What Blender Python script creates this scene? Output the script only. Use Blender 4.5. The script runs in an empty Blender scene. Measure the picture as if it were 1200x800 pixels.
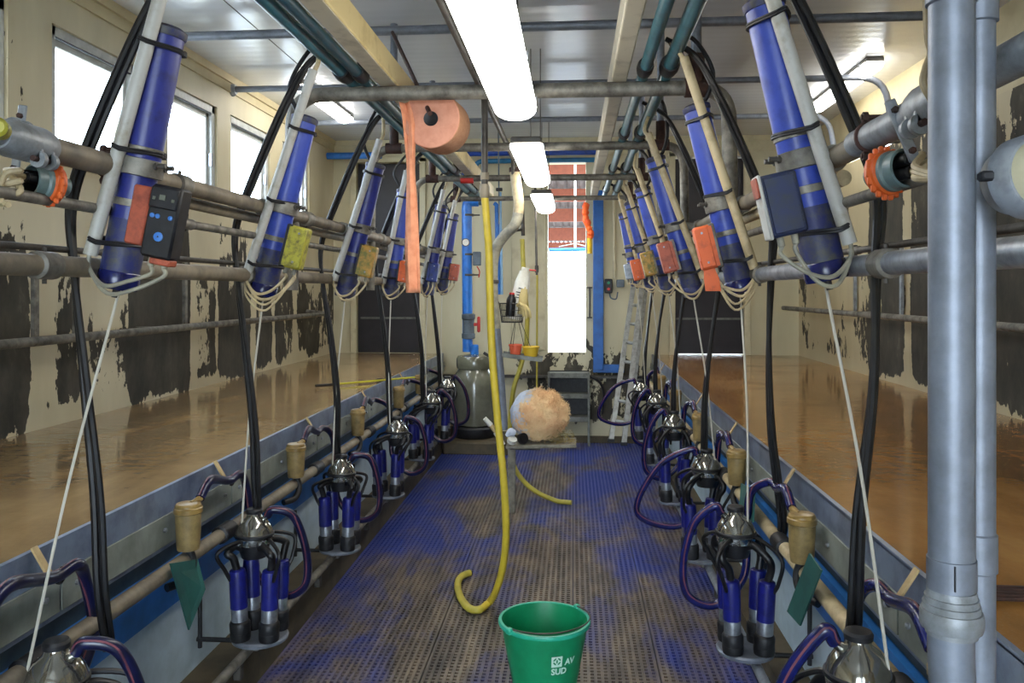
import bpy, bmesh, math, random
from math import sin, cos, pi, atan, radians
from mathutils import Vector, Matrix
random.seed(7)
scn = bpy.context.scene
COL = scn.collection

# ------------------------------------------------------------------ camera
F = 968.0
YAW = atan(72 / F)
CAMZ = 1.5
cd = bpy.data.cameras.new('camera')
cd.lens = F / 1200 * 36
cd.sensor_width = 36
cd.shift_y = -60 / 1200
cd.clip_start = .05
cam = bpy.data.objects.new('camera', cd)
COL.objects.link(cam)
cam.location = (0, 0, CAMZ)
cam.rotation_euler = (pi / 2, 0, YAW)
scn.camera = cam

# ------------------------------------------------------------------ world, exposure
W = bpy.data.worlds.new('sky')
scn.world = W
W.use_nodes = True
bg = W.node_tree.nodes['Background']
bg.inputs[0].default_value = (.74, .87, 1.0, 1)
bg.inputs[1].default_value = 17
scn.view_settings.view_transform = 'Standard'
scn.view_settings.look = 'None'
scn.view_settings.exposure = 0.0
scn.view_settings.gamma = 1
scn.view_settings.use_curve_mapping = False
scn.cycles.max_bounces = 8
scn.cycles.diffuse_bounces = 5
scn.cycles.glossy_bounces = 4
scn.cycles.transparent_max_bounces = 12
scn.cycles.sample_clamp_indirect = 6
LAMP = 19.0          # strength of every fluorescent diffuser


# ------------------------------------------------------------------ points from measured pixels
def ray(px, py):
    u = (px - 600) / F
    v = (340 - py) / F
    return (-sin(YAW) + u * cos(YAW), cos(YAW) + u * sin(YAW), v)


def onY(px, py, Y):
    a = ray(px, py); t = Y / a[1]
    return Vector((a[0] * t, Y, CAMZ + a[2] * t))


def onX(px, py, X):
    a = ray(px, py); t = X / a[0]
    return Vector((X, a[1] * t, CAMZ + a[2] * t))


def onZ(px, py, Z):
    a = ray(px, py); t = (Z - CAMZ) / a[2]
    return Vector((a[0] * t, a[1] * t, Z))


# ------------------------------------------------------------------ materials
def lin(h):
    h = h.lstrip('#')
    c = [int(h[i:i + 2], 16) / 255 for i in (0, 2, 4)]
    return tuple((x / 12.92 if x <= .04045 else ((x + .055) / 1.055) ** 2.4) for x in c) + (1,)


class NT:
    def __init__(s, name):
        s.m = bpy.data.materials.new(name)
        s.m.use_nodes = True
        s.t = s.m.node_tree
        s.b = s.t.nodes['Principled BSDF']

    def n(s, typ, **kw):
        nd = s.t.nodes.new(typ)
        for k, v in kw.items():
            setattr(nd, k, v)
        return nd

    def l(s, a, b):
        s.t.links.new(a, b)

    def pos(s, scale=(1, 1, 1)):
        g = s.n('ShaderNodeNewGeometry')
        mp = s.n('ShaderNodeMapping')
        mp.inputs['Scale'].default_value = scale
        s.l(g.outputs['Position'], mp.inputs[0])
        return mp.outputs[0]

    def noise(s, vec, scale, detail=4, rough=.55, dist=0):
        nd = s.n('ShaderNodeTexNoise')
        nd.inputs['Scale'].default_value = scale
        nd.inputs['Detail'].default_value = detail
        nd.inputs['Roughness'].default_value = rough
        nd.inputs['Distortion'].default_value = dist
        s.l(vec, nd.inputs['Vector'])
        return nd.outputs['Fac']

    def ramp(s, fac, stops, interp='LINEAR'):
        nd = s.n('ShaderNodeValToRGB')
        nd.color_ramp.interpolation = interp
        e = nd.color_ramp.elements
        while len(e) < len(stops):
            e.new(.5)
        for i, (p, c) in enumerate(stops):
            e[i].position = p
            e[i].color = c if len(c) == 4 else (*c, 1)
        s.l(fac, nd.inputs[0])
        return nd.outputs[0]

    def mix(s, fac, a, b):
        nd = s.n('ShaderNodeMix', data_type='RGBA')
        for sock, v in ((nd.inputs[0], fac), (nd.inputs[6], a), (nd.inputs[7], b)):
            if hasattr(v, 'is_linked'):
                s.l(v, sock)
            else:
                sock.default_value = v
        return nd.outputs[2]

    def math(s, op, a, b=None, clamp=False):
        nd = s.n('ShaderNodeMath', operation=op, use_clamp=clamp)
        for i, v in enumerate((a, b)):
            if v is None:
                continue
            if hasattr(v, 'is_linked'):
                s.l(v, nd.inputs[i])
            else:
                nd.inputs[i].default_value = v
        return nd.outputs[0]

    def bump(s, h, strength=.3, dist=.01):
        nd = s.n('ShaderNodeBump')
        nd.inputs['Strength'].default_value = strength
        nd.inputs['Distance'].default_value = dist
        s.l(h, nd.inputs['Height'])
        s.l(nd.outputs[0], s.b.inputs['Normal'])

    def put(s, k, v):
        if hasattr(v, 'is_linked'):
            s.l(v, s.b.inputs[k])
        else:
            s.b.inputs[k].default_value = v


def W3(x):
    return (x, x, x, 1)


def mat(name, c1, c2=None, rough=.5, metal=0., scale=14, lo=.42, hi=.68, bump=.0, stretch=(1, 1, 1), spec=.5, coat=0):
    """painted / worn surface: c1 with c2 showing in noise patches"""
    k = NT(name)
    v = k.pos(stretch)
    if c2:
        n = k.noise(v, scale, 6, .62)
        c = k.ramp(n, [(lo, lin(c1)), (hi, lin(c2))])
        k.put('Base Color', c)
    else:
        k.put('Base Color', lin(c1))
    k.put('Roughness', rough)
    k.put('Metallic', metal)
    k.put('Specular IOR Level', spec)
    if coat:
        k.put('Coat Weight', coat)
    if bump:
        k.bump(k.noise(v, scale * 4, 3), bump, .004)
    return k.m


M = {}
M['galv'] = mat('galvanised_steel', '#a3a9b0', '#74797f', .42, .55, 22, .4, .7, .15)
M['galv_dark'] = mat('weathered_galvanised', '#8f8b80', '#55514a', .55, .35, 16, .35, .65, .2)
M['galv_blue'] = mat('dull_zinc_pipe', '#7f8590', '#666b73', .45, .35, 18, .35, .7, .12)
M['tan'] = mat('stained_pipe', '#8f8470', '#655d50', .55, .1, 10, .35, .66, .2)
M['tanlight'] = mat('cream_stained_pipe', '#c2b08a', '#8f7f60', .5, 0, 14, .45, .7, .1)
M['tube'] = mat('blue_plastic_tube', '#27307c', '#1a1f4a', .38, 0, 20, .5, .72, .08)
M['tube_hi'] = mat('pale_blue_plastic_tube', '#3549a4', '#273578', .38, 0, 20, .5, .75, .08)
M['tubedirt'] = mat('grimy_blue_plastic', '#232a5e', '#4a4a48', .55, 0, 26, .42, .62, .1)
M['white'] = mat('off_white_plastic', '#b4b3ac', '#958e7c', .4, 0, 20, .5, .75)
M['black'] = mat('black_rubber', '#0d0d10', '#1d1b1a', .42, 0, 30)
M['blackmat'] = mat('black_plastic', '#101013', '#222226', .5, 0, 30)
M['zip'] = mat('dark_tie', '#15151b', '#2c2a28', .5)
M['band'] = mat('grey_clamp_band', '#8a8578', '#5a564c', .5, .5, 30)
M['teal'] = mat('teal_enamel', '#346f7e', '#25505c', .35, 0, 12, .4, .7, .05)
M['tealdark'] = mat('dark_teal_enamel', '#25505f', '#1a3842', .35, 0, 12, .4, .7, .05)
M['beam'] = mat('cream_beam_paint', '#c9c2ac', '#98907c', .5, 0, 9, .5, .75, .1)
M['beamy'] = mat('yellowed_beam_paint', '#d8c48c', '#b59d66', .5, 0, 9, .5, .75)
M['orange'] = mat('orange_plastic', '#d9632f', '#a44a2a', .5, 0, 24, .5, .75)
M['orangedirty'] = mat('dull_orange_plastic', '#b0563c', '#7d3a2b', .5, 0, 30, .45, .7)
M['yellowbox'] = mat('yellow_plastic_grimy', '#a8a234', '#5f5a2c', .5, 0, 40, .45, .66)
M['mottled'] = mat('orange_yellow_plastic_grimy', '#b98a3a', '#6b6a2e', .5, 0, 36, .4, .62)
M['navybox'] = mat('navy_plastic_grimy', '#17264e', '#2a2f3c', .45, 0, 30)
M['bluebox'] = mat('blue_plastic_grimy', '#1f3583', '#26304e', .45, 0, 30)
M['keyblue'] = mat('key_blue', '#3f7ccb', None, .4)
M['led'] = mat('grey_display', '#6e7265', None, .3)
M['steel'] = mat('polished_steel', '#b9bab8', '#8e8c86', .18, .9, 30)
M['steeldull'] = mat('brushed_steel', '#a7aab0', '#82858a', .34, .8, 30)
M['sleeve'] = mat('deep_blue_sleeve', '#171b72', '#121552', .36, 0, 30, .45, .7)
M['hose'] = mat('navy_hose', '#12153a', '#0c0e22', .3, 0, 30, .45, .7)
M['hosebright'] = mat('royal_blue_hose', '#161c58', '#0f1230', .25, 0, 30, .45, .7)
M['stripe'] = mat('rose_stripe', '#7a444a', '#4c2836', .4)
M['jar'] = mat('ochre_cup_plastic', '#937d50', '#6c5c3c', .42, 0, 22, .4, .7, .1)
M['jarlid'] = mat('ochre_lid_plastic', '#977b44', '#705a30', .3, 0, 22, .4, .7)
M['cord'] = mat('pale_cord', '#b9b4a6', None, .7)
M['yellow'] = mat('yellow_hose_rubber', '#bcab40', '#a3983a', .42, 0, 16, .4, .7)
M['yellowb'] = mat('bright_yellow_hose', '#cbb236', '#b39d34', .42, 0, 16, .4, .7)
M['greyhose'] = mat('grey_suction_hose', '#a09b86', '#716f66', .5, 0, 18, .4, .65, .15)
M['rust'] = mat('rusted_iron', '#4a2f27', '#2f221e', .7, .2, 30, .4, .65, .2)
M['handlegreen'] = mat('yellow_green_rod', '#b9b42e', None, .4)
M['darkpipe'] = mat('dark_iron_pipe', '#54504a', '#37342f', .55, .3, 20, .4, .65, .2)
M['bluepipe'] = mat('blue_painted_pipe', '#2e78cf', '#2563b4', .35, 0, 14, .45, .7)
M['bluepipedk'] = mat('deep_blue_painted_pipe', '#1b45a0', '#17356f', .35, 0, 14, .45, .7)
M['tealpipe'] = mat('sea_blue_painted_pipe', '#1f6b94', '#1a5877', .35, 0, 14, .45, .7)
M['palebluepipe'] = mat('pale_blue_pipe', '#8fb9dc', '#7aa5cb', .35)
M['greyplastic'] = mat('grey_valve_plastic', '#5e6a74', '#464e54', .45)
M['red'] = mat('red_plastic', '#c02a22', None, .4)
M['paper'] = mat('peach_paper', '#d99a80', '#cc8a70', .9, 0, 30, .4, .7)
M['paperedge'] = mat('peach_paper_edge', '#d7a27c', '#c98d66', .9, 0, 60, .4, .7, .2)
M['paperstrip'] = mat('peach_paper_strip', '#eb9f78', '#dc8a63', .85, 0, 30, .4, .7)
M['wood'] = mat('weathered_board', '#8a8474', '#5e584c', .75, 0, 20, .4, .7, .3)
M['alu'] = mat('aluminium', '#a9aaa6', '#86867f', .38, .6, 20)
M['tank'] = mat('smoked_tank', '#777663', '#5b5a4b', .2, 0, 6, .35, .7, 0, (1, 1, 1), .6, .4)
M['bucket'] = mat('green_bucket_plastic', '#0f8a5a', '#0c7a4e', .42, 0, 12, .4, .7)
M['rim'] = mat('green_bucket_rim', '#2fae8e', '#1f9a78', .4)
M['print'] = mat('pale_print', '#b9dcc9', None, .6)
M['wire'] = mat('dull_wire', '#4b4640', None, .5, .5)
M['flap'] = mat('teal_rubber_flap', '#255a54', '#1e4743', .5, 0, 14, .4, .7)
M['redtub'] = mat('coral_tub', '#d9603f', None, .5)
M['yellowtub'] = mat('yellow_tub', '#d6b22e', None, .5)
M['bottle'] = mat('white_bottle', '#e2e0d6', '#c9c5b5', .4)
M['cream'] = mat('cream_rubber', '#cdbb82', '#b9a66b', .6)
M['bag'] = mat('white_bag', '#c9d0dd', '#a9b2c4', .4)
M['wool'] = mat('peach_wood_wool', '#efd3a4', '#e0b283', .95, 0, 7, .4, .66, .6)
M['straw'] = mat('straw', '#9c8a58', '#7a6a40', .9)
M['clearbowl'] = mat('smoky_clear_bowl', '#b6b6a6', '#8f8f84', .1, .55, 20, .4, .7, 0)
M['orangecloth'] = mat('orange_cloth', '#f0661e', '#e04a20', .7, 0, 20)
M['handle'] = mat('yellow_handle', '#e0b81e', None, .4)
M['cliplight'] = mat('grey_housing', '#6d6a62', '#57554e', .6)
M['dome'] = mat('cloudy_yellow_dome', '#bdb69a', '#a39c80', .15, 0, 10, .4, .7, 0, (1, 1, 1), .5, .5)
M['castgrey'] = mat('cast_grey_paint', '#8f9498', '#6a6c6c', .45, .2, 24, .42, .7, .2)
M['unionorange'] = mat('orange_union_nut', '#e0682a', '#c4521f', .45)
M['unionteal'] = mat('grey_teal_cup', '#6d8486', '#53625f', .4)
M['roofiron'] = mat('brown_corrugated_sheet', '#5c4f4a', '#443a37', .7)
M['purlin'] = mat('orange_purlin_paint', '#84432c', '#763a25', .6)
M['ground'] = mat('pale_yard_concrete', '#a9a6a0', '#979590', .9, 0, 3)
M['yard'] = mat('bright_yard_concrete', '#e3e1db', '#d2cfc8', .9, 0, 3)
M['bluetrim'] = mat('blue_painted_post', '#1f62b0', '#1c4f8c', .45, 0, 8, .45, .7)
M['doordark'] = mat('dark_door', '#241d22', '#161216', .45, 0, 5, .4, .7, .1)
M['doorframe'] = mat('cream_door_frame', '#cfc6a4', '#b5a987', .55, 0, 6, .5, .75)
M['winframe'] = mat('white_window_frame', '#c9cbc8', '#b2b4b0', .4)
M['seal'] = mat('window_seal', '#3b3d44', None, .6)
M['kerbtop'] = mat('galvanised_kerb', '#8f9eb6', '#65708a', .32, .5, 9, .4, .7, .15)
M['panel'] = mat('splash_panel_grey', '#8d938c', '#6b7069', .5, .1, 7, .4, .7, .1)
M['panelblue'] = mat('pale_blue_panel', '#b9ccd8', '#9db0ba', .45, 0, 6, .4, .7, .05)
M['bluestripe'] = mat('blue_stripe_paint', '#3580d2', '#2864a6', .4, 0, 6, .4, .7)
M['skirt'] = mat('brown_kerb_concrete', '#5a4f3a', '#3c3527', .7, 0, 7, .4, .7, .2)
M['recess'] = mat('recess_paint', '#4c5a60', '#353f44', .6, 0, 7)
M['rackdark'] = mat('dark_steel_rack', '#74756d', '#505049', .5, .4, 14)
M['brushtan'] = mat('tan_bracket', '#c2a878', '#9c865a', .6)


def emis():
    k = NT('fluorescent_diffuser')
    k.put('Base Color', W3(.9)); k.put('Roughness', .4)
    k.put('Emission Color', (1, .97, .9, 1)); k.put('Emission Strength', LAMP)
    return k.m
M['lamp'] = emis()


def glass():
    k = NT('window_glass')
    t = k.n('ShaderNodeBsdfTransparent'); g = k.n('ShaderNodeBsdfGlossy'); mx = k.n('ShaderNodeMixShader')
    g.inputs['Roughness'].default_value = .05
    t.inputs[0].default_value = (.95, .97, 1, 1)
    mx.inputs[0].default_value = .06
    k.l(t.outputs[0], mx.inputs[1]); k.l(g.outputs[0], mx.inputs[2])
    k.l(mx.outputs[0], k.t.nodes['Material Output'].inputs['Surface'])
    return k.m
M['glass'] = glass()


def smokyclear():
    k = NT('clear_plastic_bowl')
    k.put('Base Color', (.30, .29, .25, 1)); k.put('Roughness', .12)
    k.put('Metallic', .85); k.put('Coat Weight', .6)
    return k.m
M['bowl'] = smokyclear()


def wallmat(name, base, base2, patches, amount, ztop, zfull, axis='Y', shift=0.0, low=(.87, .97)):
    """cream paint flaked off dark concrete. patches: (start,end,bias) intervals along the wall"""
    k = NT(name)
    g = k.n('ShaderNodeNewGeometry')
    sp = k.n('ShaderNodeSeparateXYZ')
    k.l(g.outputs['Position'], sp.inputs[0])
    u = sp.outputs[axis]; z = sp.outputs['Z']
    v1 = k.pos((1, 1, .45))
    n1 = k.noise(v1, 3.2, 9, .62, .35)
    n2 = k.noise(k.pos((1, 1, .6)), 17, 5, .6)
    # intervals
    un = k.math('DIVIDE', k.math('ADD', u, shift), 12.0)
    stops = [(0, W3(.5))]
    for a, b, s in patches:
        stops.append((a / 12, W3(.5))); stops.append((a / 12 + .0015, W3(.5 + s)))
        stops.append((b / 12, W3(.5 + s))); stops.append((b / 12 + .0015, W3(.5)))
    bias = k.ramp(un, stops[:32])
    bias = k.math('SUBTRACT', bias, .5)
    zf = k.n('ShaderNodeMapRange'); zf.clamp = True
    k.l(z, zf.inputs[0])
    zf.inputs[1].default_value = zfull; zf.inputs[2].default_value = ztop
    zf.inputs[3].default_value = 0; zf.inputs[4].default_value = -.42
    zb = k.n('ShaderNodeMapRange'); zb.clamp = True   # the lowest hand's breadth keeps its paint
    k.l(z, zb.inputs[0])
    zb.inputs[1].default_value = low[0]; zb.inputs[2].default_value = low[1]
    zb.inputs[3].default_value = -.25; zb.inputs[4].default_value = 0
    s = k.math('ADD', n1, bias)
    s = k.math('ADD', s, k.math('MULTIPLY', k.math('SUBTRACT', n2, .5), .30))
    s = k.math('ADD', s, zf.outputs[0])
    s = k.math('ADD', s, zb.outputs[0])
    mask = k.ramp(s, [(amount, W3(0)), (amount + .006, W3(1))])
    paint = k.ramp(k.noise(k.pos((1, 1, .3)), 2.5, 5), [(.35, lin(base)), (.7, lin(base2))])
    conc = k.ramp(k.noise(k.pos((1, 1, .5)), 6, 8, .7), [(.35, lin('#2f2c24')), (.6, lin('#4b463a')), (.72, lin('#6b6656'))])
    k.put('Base Color', k.mix(mask, paint, conc))
    k.put('Roughness', k.ramp(mask, [(0, W3(.5)), (1, W3(.75))]))
    k.bump(k.math('SUBTRACT', 1.0, mask), .5, .003)
    return k.m


M['wall_left'] = wallmat('flaking_cream_wall_left', '#d6cbab', '#c2b592',
                         [(2.2, 3.50, .34), (3.68, 3.86, .15), (4.33, 5.03, .34), (5.12, 5.42, .13), (5.45, 6.02, .25), (6.1, 6.45, .17), (6.52, 6.95, .22), (7.05, 7.4, .14), (7.4, 7.9, -.2)], .60, 2.15, 1.45)
M['wall_right'] = wallmat('flaking_cream_wall_right', '#cbbd98', '#b9aa84',
                          [(2.0, 4.28, .26), (4.30, 4.72, .2), (4.74, 4.86, .06), (4.88, 5.02, -.12), (5.04, 5.5, .24), (5.52, 5.6, -.05), (5.62, 6.25, .2), (6.3, 6.42, -.05), (6.44, 7.0, .16), (7.05, 7.6, .08), (7.6, 8.1, -.04)], .55, 2.9, 2.2)
M['wall_far'] = wallmat('cream_end_wall', '#cfc7a6', '#bdb391',
                        [(2.55, 3.62, .17)], .62, 1.35, .75, 'X', 3.0, (.1, .3))
M['wall_plain'] = mat('cream_wall_paint', '#cdbf98', '#bba981', .55, 0, 3, .4, .7)


def wetfloor(name, c1, c2, c3):
    k = NT(name)
    v = k.pos((1, .35, 1))
    a = k.ramp(k.noise(v, 3.2, 8, .65, .3), [(.3, lin(c1)), (.52, lin(c2)), (.72, lin(c3))])
    sp = k.noise(k.pos(), 130, 2)
    c = k.mix(k.math('MULTIPLY', k.ramp(sp, [(.55, W3(0)), (.75, W3(1))]), .35), a, lin('#9a8560'))
    k.put('Base Color', c)
    k.put('Roughness', k.ramp(k.noise(k.pos(), 2.2, 5), [(.35, W3(.03)), (.7, W3(.2))]))
    k.put('Specular IOR Level', .5)
    k.bump(k.noise(k.pos((1, 2.2, 1)), 9, 4), .12, .01)
    return k.m
M['wet'] = wetfloor('wet_brown_floor', '#826a4b', '#a2865f', '#b89b70')
M['wet2'] = wetfloor('wet_ochre_floor', '#80592f', '#a2743f', '#b98b50')


def ceilmat():
    k = NT('ceiling_panels')
    v = k.pos((1, 1, 1))
    k.put('Base Color', k.ramp(k.noise(k.pos((.3, 1, 1)), 1.8, 4), [(.35, lin('#c6cad0')), (.7, lin('#d6d9dd'))]))
    w = k.n('ShaderNodeTexWave'); w.bands_direction = 'Y'
    w.inputs['Scale'].default_value = 3.2
    k.l(v, w.inputs[0])
    k.put('Roughness', .2); k.put('Specular IOR Level', .8)
    k.bump(w.outputs['Fac'], .12, .004)
    return k.m
M['ceiling'] = ceilmat()


def matrubber():
    k = NT('perforated_rubber')
    v = k.pos((1, .55, 1))
    base = k.ramp(k.noise(k.pos((2, .5, 1)), 5, 7, .7), [(.32, lin('#332f2e')), (.5, lin('#665b51')), (.7, lin('#8f7f6a'))])
    n = k.noise(v, 2.3, 6, .65, .5)
    # more blue towards the far end, where it is rubbed in
    g = k.n('ShaderNodeNewGeometry'); sp = k.n('ShaderNodeSeparateXYZ'); k.l(g.outputs['Position'], sp.inputs[0])
    mr = k.n('ShaderNodeMapRange'); k.l(sp.outputs['Y'], mr.inputs[0])
    mr.inputs[1].default_value = 3.2; mr.inputs[2].default_value = 7.8; mr.inputs[3].default_value = -.02; mr.inputs[4].default_value = .12
    # and along the two long sides
    ax = k.math('ABSOLUTE', k.math('ADD', sp.outputs['X'], .25))
    side = k.math('MULTIPLY', k.math('SUBTRACT', ax, .45), .14)
    f = k.ramp(k.math('ADD', k.math('ADD', n, mr.outputs[0]), side), [(.47, W3(0)), (.64, W3(.85))])
    k.put('Base Color', k.mix(f, base, lin('#1c388e')))
    k.put('Roughness', .42)
    return k.m
M['mat'] = matrubber()
M['pitfloor'] = mat('dark_pit_floor', '#17181f', '#14204a', .6, 0, 3, .45, .7)


# ------------------------------------------------------------------ mesh builder
def catmull(pts, per=8):
    pts = [Vector(p) for p in pts]
    if len(pts) < 3:
        return pts
    P = [pts[0] * 2 - pts[1]] + pts + [pts[-1] * 2 - pts[-2]]
    out = []
    for i in range(1, len(P) - 2):
        p0, p1, p2, p3 = P[i - 1:i + 3]
        for j in range(per):
            t = j / per
            out.append(.5 * ((2 * p1) + (p2 - p0) * t + (2 * p0 - 5 * p1 + 4 * p2 - p3) * t * t + (3 * p1 - p0 - 3 * p2 + p3) * t ** 3))
    out.append(pts[-1])
    return out


def fillet(pts, r, n=6):
    """straight pipe run with rounded corners"""
    pts = [Vector(p) for p in pts]
    out = [pts[0]]
    for i in range(1, len(pts) - 1):
        a, b, c = pts[i - 1:i + 2]
        d1 = (a - b).normalized(); d2 = (c - b).normalized()
        rr = min(r, (a - b).length * .49, (c - b).length * .49)
        s, e = b + d1 * rr, b + d2 * rr
        for j in range(n + 1):
            t = j / n
            out.append(s.lerp(b, t).lerp(b.lerp(e, t), t))
    out.append(pts[-1])
    return out


WL = {}      # world location of every object that has been given one


class MB:
    def __init__(s):
        s.v = []; s.f = []; s.mi = []; s.mats = []

    def _m(s, m):
        m = M[m] if isinstance(m, str) else m
        if m not in s.mats:
            s.mats.append(m)
        return s.mats.index(m)

    def add(s, vs, fs, m):
        o = len(s.v); k = s._m(m)
        s.v += [Vector(p) for p in vs]
        for f in fs:
            s.f.append([i + o for i in f]); s.mi.append(k)
        return s

    def tube(s, pts, r, m, n=12, caps=True):
        pts = [Vector(p) for p in pts]
        q = [pts[0]]
        for p in pts[1:]:
            if (p - q[-1]).length > 1e-5:
                q.append(p)
        pts = q
        L = len(pts)
        if L < 2:
            return s
        rs = r if isinstance(r, (list, tuple)) else [r] * L
        if len(rs) != L:
            rs = [rs[min(int(i / (L - 1) * (len(rs) - 1)), len(rs) - 2)] * (1 - ((i / (L - 1) * (len(rs) - 1)) - min(int(i / (L - 1) * (len(rs) - 1)), len(rs) - 2))) +
                  rs[min(int(i / (L - 1) * (len(rs) - 1)), len(rs) - 2) + 1] * ((i / (L - 1) * (len(rs) - 1)) - min(int(i / (L - 1) * (len(rs) - 1)), len(rs) - 2)) for i in range(L)]
        t = [(pts[min(i + 1, L - 1)] - pts[max(i - 1, 0)]).normalized() for i in range(L)]
        up = Vector((0, 0, 1)) if abs(t[0].z) < .9 else Vector((0, 1, 0))
        nx = t[0].cross(up).normalized()
        vs = []
        for i in range(L):
            nx = (nx - t[i] * nx.dot(t[i]))
            nx = nx.normalized() if nx.length > 1e-6 else t[i].orthogonal().normalized()
            ny = t[i].cross(nx)
            for j in range(n):
                a = 2 * pi * j / n
                vs.append(pts[i] + (nx * cos(a) + ny * sin(a)) * rs[i])
        fs = [[i * n + j, i * n + (j + 1) % n, (i + 1) * n + (j + 1) % n, (i + 1) * n + j] for i in range(L - 1) for j in range(n)]
        if caps:
            fs.append([j for j in range(n)][::-1]); fs.append([(L - 1) * n + j for j in range(n)])
        return s.add(vs, fs, m)

    def lathe(s, prof, org, m, axis=(0, 0, 1), n=24, ring=False):
        """prof: (radius, height) list along axis from org"""
        org = Vector(org); ax = Vector(axis).normalized()
        x = ax.orthogonal().normalized(); y = ax.cross(x)
        vs = []; fs = []
        for r, h in prof:
            r = max(r, 1e-4)
            for j in range(n):
                a = 2 * pi * j / n
                vs.append(org + ax * h + (x * cos(a) + y * sin(a)) * r)
        for i in range(len(prof) - 1):
            for j in range(n):
                fs.append([i * n + j, i * n + (j + 1) % n, (i + 1) * n + (j + 1) % n, (i + 1) * n + j])
        k = (len(prof) - 1) * n
        if ring:      # open ring: join the last loop back to the first
            for j in range(n):
                fs.append([k + j, k + (j + 1) % n, (j + 1) % n, j])
        else:
            fs.append([j for j in range(n)][::-1])
            fs.append([k + j for j in range(n)])
        return s.add(vs, fs, m)

    def box(s, c, size, m, R=None, bev=0.0):
        c = Vector(c); hx, hy, hz = [d / 2 for d in size]
        R = R or Matrix.Identity(3)
        b = min(bev, hx * .9, hy * .9, hz * .9)
        if b <= 0:
            vs = [c + R @ Vector((sx * hx, sy * hy, sz * hz)) for sz in (-1, 1) for sy in (-1, 1) for sx in (-1, 1)]
            return s.add(vs, [[0, 2, 3, 1], [4, 5, 7, 6], [0, 1, 5, 4], [2, 6, 7, 3], [0, 4, 6, 2], [1, 3, 7, 5]], m)
        bm = bmesh.new()
        for sx in (-1, 1):
            for sy in (-1, 1):
                for sz in (-1, 1):
                    bm.verts.new((sx * hx, sy * (hy - b), sz * (hz - b)))
                    bm.verts.new((sx * (hx - b), sy * hy, sz * (hz - b)))
                    bm.verts.new((sx * (hx - b), sy * (hy - b), sz * hz))
        bmesh.ops.convex_hull(bm, input=bm.verts)
        bmesh.ops.dissolve_limit(bm, angle_limit=.01, verts=bm.verts, edges=bm.edges)
        bm.verts.index_update()
        vs = [c + R @ v.co for v in bm.verts]
        fs = [[v.index for v in f.verts] for f in bm.faces]
        bm.free()
        return s.add(vs, fs, m)

    def prism(s, poly, d, m):
        """closed 3-D polygon extruded by vector d"""
        poly = [Vector(p) for p in poly]; d = Vector(d); n = len(poly)
        vs = poly + [p + d for p in poly]
        fs = [list(range(n))[::-1], [i + n for i in range(n)]]
        fs += [[i, (i + 1) % n, (i + 1) % n + n, i + n] for i in range(n)]
        return s.add(vs, fs, m)

    def build(s, name, parent=None, label=None, cat=None, group=None, kind=None, org=None, sharp=38):
        me = bpy.data.meshes.new(name)
        if parent is not None:
            base = WL[parent]
        else:
            if org is not None:
                base = Vector(org)
            else:
                mn = Vector([min(p[i] for p in s.v) for i in range(3)]); mx = Vector([max(p[i] for p in s.v) for i in range(3)])
                base = Vector(((mn.x + mx.x) / 2, (mn.y + mx.y) / 2, mn.z))
        me.from_pydata([tuple(p - base) for p in s.v], [], s.f)
        for m in s.mats:
            me.materials.append(m)
        me.polygons.foreach_set('material_index', s.mi)
        me.polygons.foreach_set('use_smooth', [True] * len(s.f))
        me.update()
        bm = bmesh.new(); bm.from_mesh(me)
        bmesh.ops.recalc_face_normals(bm, faces=bm.faces)
        bm.to_mesh(me); bm.free()
        me.set_sharp_from_angle(angle=radians(sharp))
        o = bpy.data.objects.new(name, me)
        COL.objects.link(o)
        if parent is not None:
            o.parent = parent
        else:
            o.location = base
        WL[o] = base
        tag(o, label, cat, group, kind)
        return o


def tag(o, label=None, cat=None, group=None, kind=None):
    for k, v in (('label', label), ('category', cat), ('group', group), ('kind', kind)):
        if v:
            o[k] = v


def thing(name, label, cat, loc, group=None):
    o = bpy.data.objects.new(name, None)
    o.empty_display_size = .05
    COL.objects.link(o)
    o.location = loc
    WL[o] = Vector(loc)
    tag(o, label, cat, group)
    return o


def rotY(a):
    return Matrix.Rotation(a, 3, 'Y')


XC = -.265
LY, RY = -2.41, 2.17          # side walls
PL, PR = -1.29, .76           # platform edges
END = 8.16
PZ = .87
CZ = 3.0


def S(s, a, y, z):
    return Vector((XC + s * a, y, z))


# ================================================================== SETTING
def slab(name, x0, x1, y0, y1, z0, z1, m, kind='structure', bev=0):
    return MB().box(((x0 + x1) / 2, (y0 + y1) / 2, (z0 + z1) / 2), (x1 - x0, y1 - y0, z1 - z0), m, bev=bev).build(name, kind=kind)


REAR = -2.2
slab('floor', -1.5, 1.0, REAR, END + .1, -.1, 0, 'pitfloor')
def platform(x_wall, x_edge, s, m):
    b = MB()
    for xe, z0, z1 in ((x_edge + s * .012, .69, PZ), (x_edge + s * .10, 0, .69)):
        xa, xb = sorted((x_wall, xe))
        b.box(((xa + xb) / 2, (REAR + END) / 2, (z0 + z1) / 2), (xb - xa, END - REAR + .04, z1 - z0), m)
    b.build('standing_platform', kind='structure')


platform(LY, PL, -1, 'wet')
platform(RY, PR, 1, 'wet2')
slab('ceiling', LY - .2, RY + .3, REAR, END + .2, CZ, CZ + .08, 'ceiling')


def pieces(name, boxes, m):
    b = MB()
    for x0, x1, y0, y1, z0, z1 in boxes:
        b.box(((x0 + x1) / 2, (y0 + y1) / 2, (z0 + z1) / 2), (x1 - x0, y1 - y0, z1 - z0), m)
    return b.build(name, kind='structure')


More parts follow.
